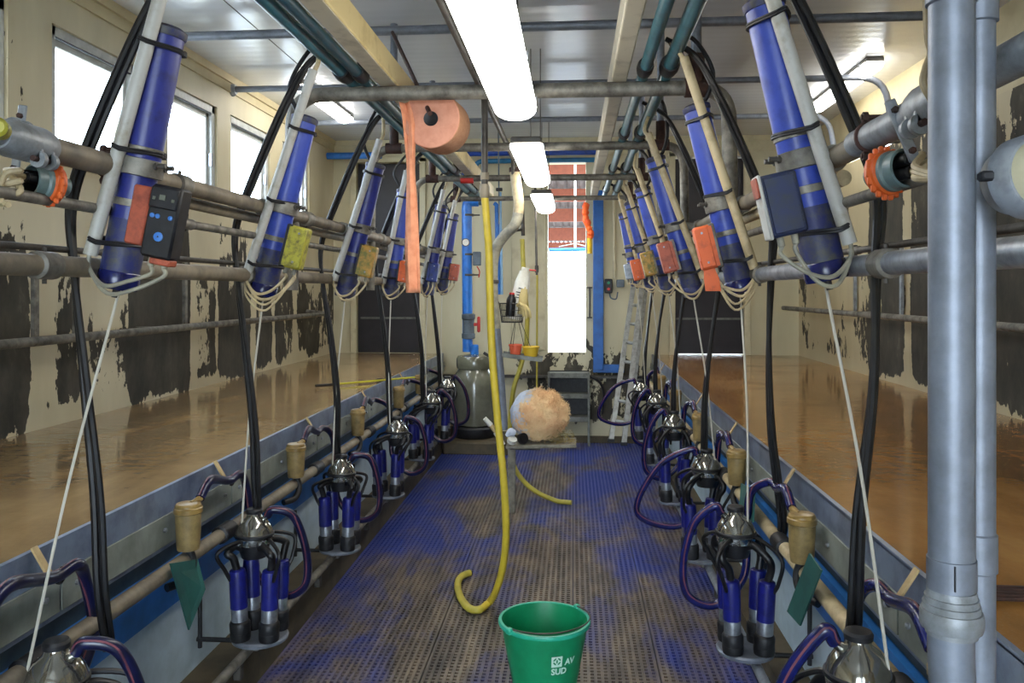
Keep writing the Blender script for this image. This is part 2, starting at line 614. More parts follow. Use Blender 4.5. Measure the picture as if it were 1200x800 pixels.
WT = .14
wins = [(2.30, 3.36), (3.66, 4.42), (4.74, 5.44), (5.66, 6.42), (6.70, 7.40)]
WZ0, WZ1 = 2.11, 2.74
bx = [(LY - WT, LY, REAR, END + .1, .0, WZ0), (LY - WT, LY, REAR, END + .1, WZ1, CZ)]
e = REAR
for a, b in wins:
    bx.append((LY - WT, LY, e, a, WZ0, WZ1)); e = b
bx.append((LY - WT, LY, e, END + .1, WZ0, WZ1))
pieces('wall_left', bx, 'wall_left')
# right wall: thick flaked lower wall with a ledge, smooth set-back wall above
slab('wall_right', RY, RY + .2, REAR, END + .1, 0, 2.5, 'wall_right')
UX = RY + .09
pieces('wall_right', [(UX, UX + .11, REAR, 6.05, 2.5, CZ), (UX, UX + .11, 6.95, END + .1, 2.5, CZ), (UX, UX + .11, 6.05, 6.95, 2.64, CZ)], 'wall_plain')
# far wall with two cow doors and the narrow middle opening
D1 = (-2.18, -1.52, .87, 2.78); D2 = (.98, 1.66, .87, 2.80); D3 = (-.252, .122, .885, 2.76)
xs = [LY, D1[0], D1[1], D3[0], D3[1], D2[0], D2[1], RY + .1]
bx = [(xs[0], xs[1], END, END + WT, 0, CZ), (xs[2], xs[3], END, END + WT, 0, CZ), (xs[4], xs[5], END, END + WT, 0, CZ), (xs[6], xs[7], END, END + WT, 0, CZ)]
for D in (D1, D3, D2):
    bx.append((D[0], D[1], END, END + WT, 0, D[2])); bx.append((D[0], D[1], END, END + WT, D[3], CZ))
pieces('wall_far', bx, 'wall_far')
pieces('wall_rear', [(LY, -1.25, REAR - WT, REAR, 0, CZ), (.72, RY + .1, REAR - WT, REAR, 0, CZ), (-1.25, .72, REAR - WT, REAR, 2.5, CZ)], 'wall_plain')  # unseen rear wall, added with a doorway to limit daylight from behind

# doors
for i, D in enumerate((D1, D2)):
    d = thing('door_%d' % (i + 1), 'dark cow door shut at the end of the %s platform' % ('left', 'right')[i], 'door', ((D[0] + D[1]) / 2, END + .08, D[2]))
    d['kind'] = 'structure'
    xm = (D[0] + D[1]) / 2
    b = MB()
    b.box((xm, END + .10, (D[2] + D[3]) / 2), (D[1] - D[0], .04, D[3] - D[2] - (.001 if i == 0 else .012)), 'doordark', bev=.004)
    b.build('door_leaf', d)
    b = MB()
    b.box((xm, END + .075, D[2] + .35), (D[1] - D[0] - .06, .012, .02), 'rackdark')
    b.build('cross_strip', d)
    b = MB()
    b.box((xm + .24, END + .06, D[2] + .95), (.03, .04, .16), 'darkpipe', bev=.006)
    b.build('latch', d)
    b = MB()
    for x in (D[0] - .02, D[1] + .02):
        b.box((x, END - .008, (D[2] + D[3]) / 2 + .02), (.06, .035, D[3] - D[2] + .04), 'doorframe', bev=.004)
    b.box((xm, END - .008, D[3] + .03), (D[1] - D[0] + .1, .035, .06), 'doorframe', bev=.004)
    b.build('door_frame', d)

# window frames and panes on the left
for i, (a, b_) in enumerate(wins):
    w = thing('window_%d' % (i + 1), 'bright white-framed window high in the left wall', 'window', (LY, (a + b_) / 2, WZ0))
    w['kind'] = 'structure'
    m = MB(); x = LY - .055; ym = (a + b_) / 2
    for off, t, dd in ((0, .05, .05), (.05, .035, .03)):
        m.box((x + (.015 if off == 0 else -.0), ym, WZ0 + off + t / 2), (dd, b_ - a - 2 * off, t), 'winframe', bev=.004)
        m.box((x + (.015 if off == 0 else -.0), ym, WZ1 - off - t / 2), (dd, b_ - a - 2 * off, t), 'winframe', bev=.004)
        m.box((x + (.015 if off == 0 else -.0), a + off + t / 2, (WZ0 + WZ1) / 2), (dd, t, WZ1 - WZ0 - 2 * off), 'winframe', bev=.004)
        m.box((x + (.015 if off == 0 else -.0), b_ - off - t / 2, (WZ0 + WZ1) / 2), (dd, t, WZ1 - WZ0 - 2 * off), 'winframe', bev=.004)
    m.build('window_frame', w)
    m = MB()
    m.box((x + .035, ym, WZ1 - .052), (.012, b_ - a - .1, .006), 'seal'); m.box((x + .035, ym, WZ0 + .052), (.012, b_ - a - .1, .006), 'seal')
    m.build('seal', w)
    MB().box((x, ym, (WZ0 + WZ1) / 2), (.006, b_ - a - .15, WZ1 - WZ0 - .15), 'glass').build('pane', w)
    MB().box((LY + .012, ym, WZ0 - .012), (.05, b_ - a + .08, .02), 'doorframe', bev=.004).build('window_sill', w)
    m = MB(); m.box((x + .03, b_ - .05, (WZ0 + WZ1) / 2 - .05), (.03, .02, .09), 'steeldull', bev=.003)
    m.build('window_handle', w)
w = thing('window_6', 'narrow bright window slot above the right wall ledge', 'window', (UX, 6.5, 2.5)); w['kind'] = 'structure'  # slot open to the sky, built in place of a bright reflection
m = MB()
m.box((UX + .05, 6.5, 2.512), (.05, .9, .024), 'winframe'); m.box((UX + .05, 6.5, 2.628), (.05, .9, .024), 'winframe')
m.build('window_frame', w)
MB().box((UX + .05, 6.5, 2.57), (.006, .9, .095), 'glass').build('pane', w)

# trim: cove strips at ceiling, kerb build-up on both pit sides
pieces('trim_1', [(LY, LY + .03, REAR, END, CZ - .05, CZ), (LY, LY + .012, REAR, END, CZ - .11, CZ - .05)], 'wall_plain')
pieces('trim_2', [(LY, RY, END - .03, END, CZ - .05, CZ), (LY, UX, END - .012, END, 2.84, CZ - .05)], 'doorframe')
for i, (s, xe) in enumerate(((-1, PL), (1, PR))):
    def q(x0, x1, z0, z1):
        xa, xb = sorted((xe + s * x0, xe + s * x1))
        return (xa, xb, REAR, END - .02, z0, z1)
    pieces('trim_%d' % (3 + i), [q(-.0, .014, PZ - .004, PZ + .006), q(0, .012, .68, PZ)], 'kerbtop')
    pieces('trim_%d' % (5 + i), [q(.055, .10, .60, .68)], 'recess')  # dark strip: shade of the gap under the kerb face put into the colour
    pieces('trim_%d' % (7 + i), [q(.03, .075, .46, .60)], 'bluestripe')
    pieces('trim_%d' % (9 + i), [q(.06, .10, .14, .46)], 'panelblue')
    pieces('trim_%d' % (11 + i), [q(-.09 if s < 0 else -.055, .1, .0, .15)], 'skirt')
pieces('baseboard_far', [(PL - .05, PR + .05, END - .05, END, 0, .07)], 'skirt')
pieces('trim_13', [(PL, PR, END - .06, END, .64, .665)], 'darkpipe')

# overlapping kerb plates with bolts
for s, xe, sd in ((-1, PL, 'left'), (1, PR, 'right')):
    for j in range(7):
        y0 = .95 + j * 1.04; y1 = y0 + 1.03
        p = thing('kerb_plate', 'grey bolted splash plate on the %s kerb, %s along from the camera' % (sd, ('first', 'second', 'third', 'fourth', 'fifth', 'sixth', 'seventh')[j]), 'plate', (xe - s * .004, (y0 + y1) / 2, .70), 'kerb plates on the ' + sd)
        MB().box((xe - s * .004, (y0 + y1) / 2, .742), (.006, y1 - y0, .095), 'panel', bev=.001).build('plate', p)
        for yy in (y0 + .06, y0 + .52, y1 - .06):
            MB().lathe([(.008, 0), (.008, .006), (.004, .009)], (xe - s * .007, yy, .745), 'steeldull', (-s, 0, 0), 8).build('bolt', p)

# ------------------------------------------------------------------ outside
slab('ground', -12, 12, END + WT, 60, .70, .80, 'ground')
slab('ground', LY - 40, LY - .3, -20, 60, -.3, -.2, 'yard')  # unseen yard, made pale to bounce daylight up to the ceiling
slab('ground', -30, 30, -30, REAR - .2, -.12, -.02, 'ground')
cn = thing('canopy_roof', 'brown corrugated lean-to roof seen through the middle opening', 'roof', (0, 20, 3.2))
b = MB(); n = 90; vs = []
for j in range(n + 1):
    x = -2.6 + 5.2 * j / n; zz = .03 * sin(2 * pi * x / .16)
    x2 = x
    for y in (END + 1.2, 31):
        vs.append((x2, y, 3.30 + zz)); vs.append((x2, y, 3.31 + zz))
fs = []
for j in range(n):
    o = j * 4
    fs += [[o, o + 4, o + 6, o + 2], [o + 1, o + 3, o + 7, o + 5]]
b.add(vs, fs, 'roofiron'); b.build('roof_sheet', cn)
for y, h in ((11.5, .18), (14.5, .22), (18.0, .28), (23.5, .36), (30.5, .3)):
    MB().box((0, y, 3.27 - h / 2), (5.0, .1, h), 'purlin').build('purlin', cn)
for x, y in ((-2.5, 30), (2.5, 30), (-2.5, 11.5), (2.5, 11.5)):
    MB().box((x, y, 2.0), (.1, .1, 2.5), 'purlin').build('post', cn)
t = thing('hanging_lamp_rod', 'pale rod hanging outside behind the middle opening with blue bar', 'rod', (0, 9.4, 1.98))
MB().tube([onY(674, 292, 9.4), onY(674, 185, 9.4)], .012, 'white', 8).build('rod', t)
MB().tube([onY(643, 293, 9.4), onY(688, 292, 9.4)], .022, 'bluepipe', 10).build('crossbar', t)
MB().tube([onY(655, 289, 9.4), onY(674, 285, 9.4), onY(688, 289, 9.4)], .005, 'white', 6).build('stay', t)

# ================================================================== PIT FLOOR MATS
def lattice(x0, x1, y0, y1, label):
    b = MB()
    p = .0265
    nx = int((x1 - x0) / p); k = b._m('mat')
    for i in range(nx + 1):
        x = x0 + .006 + i * (x1 - x0 - .012) / nx
        b.box((x, (y0 + y1) / 2, .0075), (.0115, y1 - y0, .015), 'mat')
    ny = int((y1 - y0) / .027)
    for j in range(ny + 1):
        y = y0 + .006 + j * (y1 - y0 - .012) / ny
        b.box(((x0 + x1) / 2, y, .0063), (x1 - x0, .0125, .0105), 'mat')
    return b.build('rubber_mat', label=label, cat='mat', group='perforated rubber mats on the pit floor')


lattice(-1.195, -.585, 2.6, 8.08, 'perforated rubber mat strip along the left side of the pit floor')
lattice(-.58, -.005, 2.6, 8.08, 'perforated rubber mat strip left of middle, under the yellow hose')
lattice(.0, .33, 2.6, 8.08, 'narrow perforated rubber mat strip right of middle with long seam')
lattice(.335, .805, 2.6, 8.08, 'perforated rubber mat strip along the right side of the pit floor')

# ================================================================== OVERHEAD
# ceiling bars
def clampcol(b, p, ax, r, m='galv_dark'):
    b.lathe([(r * 1.25, -.02), (r * 1.25, .02)], p, m, ax, 14)

for i, (y, elbow) in enumerate(((4.48, False), (5.68, True), (6.88, True))):
    t = thing('ceiling_bar', ('grey pipe bar across the ceiling nearest the camera', 'grey pipe bar across the ceiling above the paper roll, bent down at the right', 'grey pipe bar across the ceiling furthest back')[i], 'bar', (XC, y, 2.9), 'ceiling bars')
    pts = [(LY + .02, y, 2.92)] + ([(RY - .1, y, 2.92), (RY - .04, y, 2.48)] if elbow else [(RY, y, 2.94)])
    MB().tube(fillet(pts, .16), .026 if i == 0 else .022, 'galv_blue', 12).build('bar', t)
    b = MB(); b.lathe([(.05, 0), (.05, .012), (.035, .03)], (LY, y, 2.92), 'galv', (1, 0, 0), 16); b.build('wall_flange', t)
    if elbow:
        b = MB(); b.box((RY - .03, y, 2.5), (.06, .05, .04), 'darkpipe', bev=.004); b.build('ledge_clip', t)

# crossover hoops
hoops = [(3.28, .03, 2.292), (4.6, .024, 2.30), (5.87, .023, 2.30), (7.05, .021, 2.285)]
for i, (y, r, z) in enumerate(hoops):
    t = thing('crossover_hoop', 'grey pipe hoop spanning the pit overhead, %s from the camera' % ('first and thickest', 'second, with red-brown tee', 'third, with red sticker', 'fourth')[i], 'pipe hoop', (XC, y, 1.8), 'pipe hoops over the pit')
    al = .88
    pts = [S(-1, al, y, 1.5), S(-1, al - .01, y, z), S(1, al - .01, y, z), S(1, al, y, 1.5)]
    MB().tube(fillet(pts, .13, 8), r, 'galv_dark', 14).build('hoop_pipe', t)
    for s in (-1, 1):
        b = MB(); c = S(s, al, y, 1.80)
        b.box(c, (.05, .07, .075), 'galv_dark', bev=.01); b.build('rail_clamp', t)
        b = MB(); clampcol(b, S(s, .03, y, z), (1, 0, 0), r); b.build('coupling', t)
    # risers to the ceiling out of rusty tees
    for sg in (-1, 1):
        a = .745
        if i == 0 and sg < 0:
            continue
        b = MB()
        b.tube([S(sg, a, y, z - .01), S(sg, a, y, z + .13)], r + .003, 'rust', 12); b.lathe([(r + .007, -.045), (r + .007, .045)], S(sg, a, y, z), 'rust', (1, 0, 0), 14)
        b.build('rusty_tee', t)
        MB().tube([S(sg, a, y, z + .11), S(sg, a, y, CZ)], .021, 'galv_blue', 12).build('riser', t)
    if i == 2:
        b = MB(); b.tube([onY(540, 211, y - .001), onY(555, 211, y - .001)], r + .0015, 'red', 14); b.build('red_sticker', t)

# long overhead pipes (teal pairs) and beams
for s, sd in ((-1, 'left'), (1, 'right')):
    for a, r, m_, nm, z in ((.625, .026, 'teal', 'outer', 2.345), (.562 if s < 0 else .535, .022, 'tealdark' if s < 0 else 'teal', 'inner', 2.34)):
        t = thing('vacuum_line', '%s teal pipe of the pair running overhead on the %s' % (nm, sd), 'pipe', S(s, a, 4.5, z), 'teal overhead pipes')
        b = MB(); b.tube([S(s, a, 1.2, z), S(s, a, 7.4, z - .01)], r, m_, 14); b.build('pipe', t)
        for y in (3.15, 4.45, 5.72, 6.9):
            b = MB(); b.lathe([(r * 1.3, -.05), (r * 1.45, -.02), (r * 1.45, .02), (r * 1.3, .05)], (XC + s * a, y, z), 'zip', (0, 1, 0), 14)
            b.box((XC + s * a, y, z + r * 1.5), (.014, .03, .03), 'zip', bev=.003)
            b.build('coupling', t)
    b = MB()
    mside = 'beamy' if s < 0 else 'beam'  # left beam: light on its side put into a yellower colour, underside greyer
    z0, z1, a0, a1 = 2.335, 2.43, (.448 if s < 0 else .415), (.525 if s < 0 else .477)
    b.box((XC + s * (a0 + a1) / 2, 4.3, (z0 + z1) / 2), (a1 - a0, 6.2, z1 - z0), mside, bev=.004)
    b.box((XC + s * (a0 + a1) / 2, 4.3, z0 - .002), (a1 - a0 - .012, 6.18, .004), 'beam')
    b.build('support_beam', label='long %s box beam running overhead on the %s beside the teal pipes' % (('yellowed cream', 'white')[s > 0], sd), cat='beam', group='overhead beams')
# wire stirrups carrying the beams and lines
# long supply pipe over the middle with drop
t = thing('supply_pipe', 'thin grey pipe overhead left of the lamps with a drop to the yellow hose', 'pipe', (-.38, 3.6, 1.92))
MB().tube(fillet([(-.385, 1.2, 2.345), (-.385, 5.28, 2.345), (-.385, 5.33, 2.20)], .06), .015, 'darkpipe', 12).build('pipe', t)
MB().tube([(-.385, 3.57, 2.34), (-.385, 3.57, 1.93)], .0145, 'darkpipe', 12).build('drop_pipe', t)
b = MB(); b.lathe([(.018, 0), (.022, .01), (.022, .05), (.018, .06)], (-.385, 3.57, 1.90), 'tan', (0, 0, 1), 12)
b.lathe([(.02, 0), (.02, .03)], (-.385, 3.57, 1.98), 'tan', (0, 0, 1), 6); b.build('hose_fitting', t)
MB().lathe([(.022, -.02), (.022, .02)], (-.385, 3.57, 2.345), 'darkpipe', (0, 1, 0), 12).build('tee', t)

# fluorescent lights
def lamp(name_label, x, y0, y1, ztop, w=.165, h=.085, mount=True):
    t = thing('ceiling_light', name_label, 'light', (x, (y0 + y1) / 2, ztop - h), 'fluorescent lights')
    b = MB(); b.box((x, (y0 + y1) / 2, ztop - .018), (w * .93, y1 - y0, .036), 'cliplight', bev=.008); b.build('housing', t)
    b = MB(); prof = []
    N = 14
    def ring(y, sc):
        return [(x + sc * w / 2 * cos(a), y, ztop - .034 - sc * (h - .034) * abs(sin(a)) ** .75 * (1 if 0 < a < pi else 0)) for a in [pi * k / N for k in range(N + 1)]]
    ys = [(y0, .80), (y0 + .012, .93), (y0 + .04, 1), (y1 - .04, 1), (y1 - .012, .93), (y1, .80)]
    vs = []
    for y, sc in ys:
        vs += ring(y, sc)
    L = N + 1; fs = []
    for i in range(len(ys) - 1):
        for j in range(N):
            fs.append([i * L + j, i * L + j + 1, (i + 1) * L + j + 1, (i + 1) * L + j])
        fs.append([i * L, (i + 1) * L, (i + 1) * L + N, i * L + N])
    fs.append(list(range(L))); fs.append([(len(ys) - 1) * L + j for j in range(L)])
    b.add(vs, fs, 'lamp'); b.build('diffuser', t, sharp=60)
    for y in (y0 + .12, (y0 + y1) / 2, y1 - .12):
        for sx in (-1, 1):
            MB().box((x + sx * (w / 2 + .002), y, ztop - .03), (.008, .025, .03), 'steeldull', bev=.002).build('clip', t)
    if mount:
        b = MB()
        for sx in (-1, 1):
            b.tube([(x + sx * .03, (y0 + y1) / 2 + .35, ztop - .002), (x + sx * .03, (y0 + y1) / 2 + .35, CZ)], .003, 'wire', 6)
        b.build('hanger_wire', t)
    return t

lamp('large lit fluorescent light nearest the camera at the top of the picture', -.225, 1.80, 3.24, 2.245)
lamp('lit fluorescent light in the middle row, second from the camera', -.235, 4.08, 5.48, 2.262)
lamp('small-looking lit fluorescent light furthest back in the middle row', -.243, 6.25, 7.35, 2.262)
lamp('lit fluorescent light under the ceiling near the left windows', -1.93, 5.75, 6.95, CZ, .12, .09, False)
lamp('lit fluorescent light under the ceiling near the right wall', 1.93, 5.45, 6.75, CZ, .12, .09, False)  # glowing fitting added where the ceiling only has a bare reflection

# pale conduit and thin wires on ceiling
b = MB()
for y0 in (3.6,):
    b.tube(fillet([(.62, 3.9, 2.985), (.62, 3.45, 2.985), (1.5, 3.45, 2.985), (1.5, 2.5, 2.985)], .06), .006, 'white', 6)
b.build('ceiling_cable', label='thin white cable clipped to the ceiling on the right', cat='cable')
b = MB(); b.tube([onZ(262, 0, 2.96), onZ(380, 102, 2.93)], .003, 'wire', 5)
b.build('ceiling_wire', label='thin dark wire stretched under the ceiling on the left', cat='wire')

# ================================================================== SIDE RAILS
def rail(label, s, a, z, r, m, y0=.2, y1=7.6, group=None, joints=()):
    t = thing('side_rail', label, 'rail', S(s, a, (y0 + y1) / 2, z), group or 'pipe rails along the pit')
    MB().tube([S(s, a, y0, z), S(s, a, y1, z)], r, m, 16).build('rail_pipe', t)
    for y in joints:
        b = MB(); b.lathe([(r * 1.02, -.035), (r * 1.3, -.03), (r * 1.3, .03), (r * 1.02, .035)], S(s, a, y, z), 'galv_dark', (0, 1, 0), 16)
        b.lathe([(.005, -r * 1.7), (.005, r * 1.7)], S(s, a, y, z), 'darkpipe', (0, 0, 1), 6)
        b.build('coupling', t)
    return t

for s, sd in ((-1, 'left'), (1, 'right')):
    far = 7.3
    rail('thick upper pipe rail the cylinders clamp to, %s side' % sd, s, .855, 1.80, .024, 'tan', 1.35, far, joints=(2.28, 3.4, 4.75, 6.0))
    rail('tan pipe sleeve just beneath the upper rail, %s side' % sd, s, .90, 1.765, .019, 'tanlight' if s > 0 else 'tan', 2.0, far)
    rail('thin pipe rail between upper and lower rails, %s side' % sd, s, .87, 1.695, .0125, 'galv_dark', 1.35, far, joints=(2.35, 4.4))
    rail('narrow dark rod over the lower rail, %s side' % sd, s, .96, 1.598, .008, 'darkpipe', .3, far, joints=(2.1, 3.3))
    rail('thick tan lower pipe rail behind the cylinder ends, %s side' % sd, s, .905, 1.555, .024, 'tan' if s < 0 else 'galv', .3, far, joints=(1.75, 2.9, 4.3, 5.6))
    # milk line and wash line low in the pit
    t = thing('milk_line', 'tan pipe under the %s platform edge carrying the ochre cups' % sd, 'pipe', S(s, .955, 4, .66), 'low pipes along the pit sides')
    MB().tube([S(s, .965, .3, .645), S(s, .965, 7.7, .645)], .023, 'tan' if s < 0 else 'tanlight', 14).build('pipe', t)
    for j in range(6):
        MB().lathe([(.024, -.05), (.031, -.045), (.031, .045), (.024, .05)], S(s, .965, 1.5 + 1.04 * j + .3, .645), 'blackmat', (0, 1, 0), 14).build('rubber_coupling', t)
    t = thing('wash_line', 'grey pipe low along the %s pit side carrying the wash trays' % sd, 'pipe', S(s, .895, 4, .2), 'low pipes along the pit sides')
    MB().tube([S(s, .885, .3, .225), S(s, .885, 7.6, .225)], .017, 'galv_dark' if s < 0 else 'galv', 14).build('pipe', t)
    for j in range(8):
        y = 1.0 + .9 * j
        MB().box(S(s, .90, y, .18), (.03, .03, .07), 'darkpipe', bev=.004).build('bracket', t)

# breast rails with posts by the walls
for s, x, z, sd in ((-1, -2.2, 1.29, 'left'), (1, 1.96, 1.335, 'right')):
    t = thing('breast_rail', 'long thin pipe rail standing off the %s wall above the platform' % sd, 'rail', (x, 5, z), 'wall rails')
    MB().tube([(x, .3, z), (x, 6.9 if s < 0 else 7.9, z)], .02, 'galv_dark', 12).build('rail_pipe', t)
    if s < 0:
        MB().tube(fillet([(x, 6.9, z), (x, 7.25, z), (x - .2, 7.3, z + .02)], .1), .018, 'galv_dark', 10).build('rail_end', t)
    for y in ((3.45, 3.75, 4.85, 5.7) if s < 0 else (3.85, 4.6, 5.0, 5.6, 6.5)):
        b = MB()
        if s < 0:
            b.box((x - .15, y, 1.47), (.02, .035, .40), 'galv_dark', bev=.003)
        else:
            b.box((RY - .02, y, 1.55), (.02, .035, .5), 'galv', bev=.003)
        b.build('upright', t)
    for y in (2.6, 4.4, 6.2):
        xw = LY if s < 0 else RY
        MB().tube([(x, y, z), (xw, y, z)], .012, 'galv_dark', 8).build('stand_off', t)
    if s < 0:
        for y0, y1 in ((3.45, 3.75), (4.85, 5.7)):
            MB().box((x - .15, (y0 + y1) / 2, 1.28), (.02, y1 - y0, .02), 'galv_dark').build('crossbar', t)


# ================================================================== STATIONS
ORD = ['nearest the camera', 'second from the camera', 'third from the camera', 'fourth from the camera', 'fifth from the camera', 'furthest from the camera']
left = [(1.95, (138, 332), (195, 38)), (2.93, (308, 342), (357, 140)), (3.95, (404, 345), (440, 194)), (5.0, (458, 345), (474, 224)), (6.1, (501, 343), (517, 242)), (6.9, (518, 341), (531, 252))]
right = [(1.95, (968, 322), (895, 5)), (2.95, (868, 338), (816, 127)), (3.95, (813, 343), (768, 187)), (4.98, (784, 340), (753, 222)), (6.05, (764, 338), (739, 238)), (7.0, (746, 333), (731, 251))]
boxes = {
    (-1, 0): ((195, 261), .075, .17, 'blackmat', 'black keypad box and orange side plate'),
    (-1, 1): ((347, 290), .072, .15, 'yellowbox', 'grimy yellow control box'),
    (-1, 2): ((430, 306), .08, .15, 'mottled', 'mottled orange and olive control box'),
    (-1, 3): ((473, 318), .06, .13, 'orange', 'orange box half behind the paper strip'),
    (-1, 4): ((507, 319), .08, .14, 'bluebox', 'blue control box'),
    (-1, 5): ((532, 319), .08, .14, 'orangedirty', 'brick-orange control box'),
    (1, 0): ((915, 240), .082, .14, 'navybox', 'navy control box with pale edge'),
    (1, 1): ((828, 290), .066, .15, 'orange', 'orange box trailing an orange strap'),
    (1, 2): ((783, 301), .075, .145, 'orangedirty', 'brick-red control box'),
    (1, 3): ((760, 309), .075, .145, 'mottled', 'peach control box'),
    (1, 4): ((747, 316), .08, .15, 'orange', 'small orange control box'),
    (1, 5): ((737, 318), .07, .13, 'galv', 'grey-beige control box'),
}


def take_off(s, k, Y, pb, pt):
    B = onY(*pb, Y); T = onY(*pt, Y)
    sd = ('left', 'right')[s > 0]
    (bc, bw, bh, bm_, bdesc) = boxes[(s, k)]
    t = thing('take_off_cylinder', 'blue lift cylinder, %s, %s, %s row' % (bdesc, ORD[k], sd), 'cylinder', B, 'blue cluster lift cylinders')
    ax = (T - B).normalized(); L = (T - B).length
    xin = Vector((-s, 0, 0))
    # tube
    tm = 'tube_hi' if k in (1, 3) or s > 0 else 'tube'
    b = MB(); b.lathe([(.030, 0), (.046, .002), (.046, .16)], B, 'tubedirt', ax, 28)
    b.lathe([(.0445, .16), (.0445, L)], B, tm, ax, 28); b.build('tube', t)
    b = MB(); b.lathe([(.028, -.014), (.047, -.012), (.049, -.004), (.049, .028), (.046, .032)], B, 'hosebright' if k < 2 else 'tubedirt', ax, 28); b.build('bottom_cap', t)
    b = MB(); b.lathe([(.047, L - .012), (.049, L - .008), (.049, L + .006), (.036, L + .014)], B, 'tubedirt', ax, 28); b.build('top_cap', t)
    MB().tube([B - ax * .01, B - ax * .035], .009, 'blackmat', 10).build('cord_guide', t)
    # white air pipe strapped on the camera / pit side
    p0 = B + Vector((s * .034, -.060, .068)); p1 = Vector((T.x - s * .004, T.y - .062, T.z + .02)); p2 = p1 + (p1 - p0).normalized() * .15
    if k >= 2:
        p2 = p1 + (p1 - p0).normalized() * .10
    MB().tube([p0, p2], .0165, 'white' if s < 0 or k == 0 else 'tanlight', 14).build('air_pipe', t)
    # ties
    for fr in (.16, .52, .93):
        c = B + ax * (L * fr); d = p0 + (p1 - p0) * max(0, (fr - .06))
        pts = []
        N = 22
        for j in range(N + 1):
            a = 2 * pi * j / N
            x = Vector((cos(a), sin(a), 0))
            rr = .0475
            q = c + Vector((x.x * rr, x.y * rr, -(ax.x / ax.z) * x.x * rr))
            if x.y < -.45:   # bulge over the air pipe
                q = q.lerp(Vector((d.x + x.x * .02, d.y - .019, q.z)), min(1, (-x.y - .45) * 2.2))
            pts.append(q)
        b = MB(); b.tube(pts, .0034, 'zip', 6, caps=False); b.tube([q + Vector((0, 0, .006)) for q in pts], .0034, 'zip', 6, caps=False)
        b.box(pts[2] + Vector((0, 0, .003)), (.014, .012, .016), 'zip', bev=.002)
        b.build('cable_tie', t)
    # metal bands round the tube
    for h in (.20, .33):
        MB().lathe([(.0462, -.009), (.0475, -.008), (.0475, .008), (.0462, .009)], B + ax * h, 'band', ax, 28).build('metal_band', t)
    # rail clamp
    hz = (1.80 - B.z) / ax.z
    c = B + ax * hz
    rc = S(s, .855, Y, 1.80)
    b = MB(); b.lathe([(.046, -.022), (.055, -.02), (.055, .02), (.046, .022)], c, 'galv_dark', ax, 24)
    b.box((c + rc) / 2 + Vector((s * .01, 0, 0)), (abs(rc.x - c.x) * .9, .04, .04), 'galv_dark', bev=.005)
    b.lathe([(.025, -.03), (.031, -.028), (.031, .028), (.025, .03)], rc, 'galv_dark', (0, 1, 0), 18)
    for dy in (-.02, .02):
        b.lathe([(.006, -.055), (.006, -.035), (.010, -.035), (.010, -.027)], c + Vector((-s * .02, dy, 0)), 'darkpipe', (s, 0, 0), 8)
    b.build('rail_clamp', t)
    # control box
    ang = math.atan2(ax.x, ax.z)
    R = rotY(ang)
    bp = onY(*bc, Y - .075)
    def loc(x, y, z):
        return bp + R @ Vector((x, y, z))
    cb = MB().box(bp, (bw, .055, bh), bm_, R, bev=.006).build('control_box', t)
    if (s, k) == (-1, 0):
        b = MB(); b.box(loc(0, -.029, .055), (.068, .01, .05), 'blackmat', R, bev=.003); b.build('upper_panel', cb)
        b = MB(); b.box(loc(-.002, -.036, .056), (.014, .003, .012), 'led', R); b.build('display', cb)
        for x in (-.022, .024):
            MB().box(loc(x, -.036, .052), (.007, .003, .008), 'led', R, bev=.001).build('indicator', cb)
        for x in (-.022, -.009, .022):
            MB().lathe([(.0055, 0), (.0055, .003), (.004, .004)], loc(x, -.0275, .012), 'keyblue', (0, -1, 0), 14).build('button', cb)
        b = MB(); b.lathe([(.011, 0), (.011, .003), (.009, .004)], loc(.002, -.0275, -.035), 'keyblue', (0, -1, 0), 16)
        b.lathe([(.003, .004), (.003, .0048)], loc(.002, -.0275, -.035), 'blackmat', (0, -1, 0), 3); b.build('large_button', cb)
        MB().box(loc(.01, 0, -.092), (.05, .04, .016), 'orangedirty', R, bev=.003).build('foot', cb)
        pp = onY(165, 252, Y - .07)
        o = MB().box(pp, (.045, .03, .14), 'orangedirty', R, bev=.004).build('side_plate', t)
        o['label'] = 'dull orange side plate'
    elif (s, k) == (1, 0):
        b = MB(); b.box(loc(-.043, -.01, 0), (.008, .06, .145), 'white', R, bev=.003); b.build('pale_edge', cb)
        b = MB(); b.box(loc(-.049, -.012, .045), (.005, .05, .045), 'orangedirty', R, bev=.002); b.build('side_sticker', cb)
        MB().box(loc(0, -.029, 0), (.066, .005, .125), 'navybox', R, bev=.002).build('lid', cb)
    else:
        b = MB(); b.box(loc(s * -.01, -.029, 0), (bw * .72, .006, bh * .9), bm_, R, bev=.002); b.build('lid', cb)
        b = MB(); b.box(loc(s * bw * .42, .004, 0), (bw * .3, .062, bh * 1.02), 'galv_dark' if s > 0 else 'blackmat', R, bev=.003); b.build('back_plate', cb)
        for z in (-.4, .4):
            MB().lathe([(.004, 0), (.004, .003)], loc(s * -.01, -.032, bh * z * .85), 'steeldull', (0, -1, 0), 8).build('screw', cb)
    # bottom connectors and two grey air hoses looping from the air pipe to the box
    bb = loc(0, 0, -bh / 2)
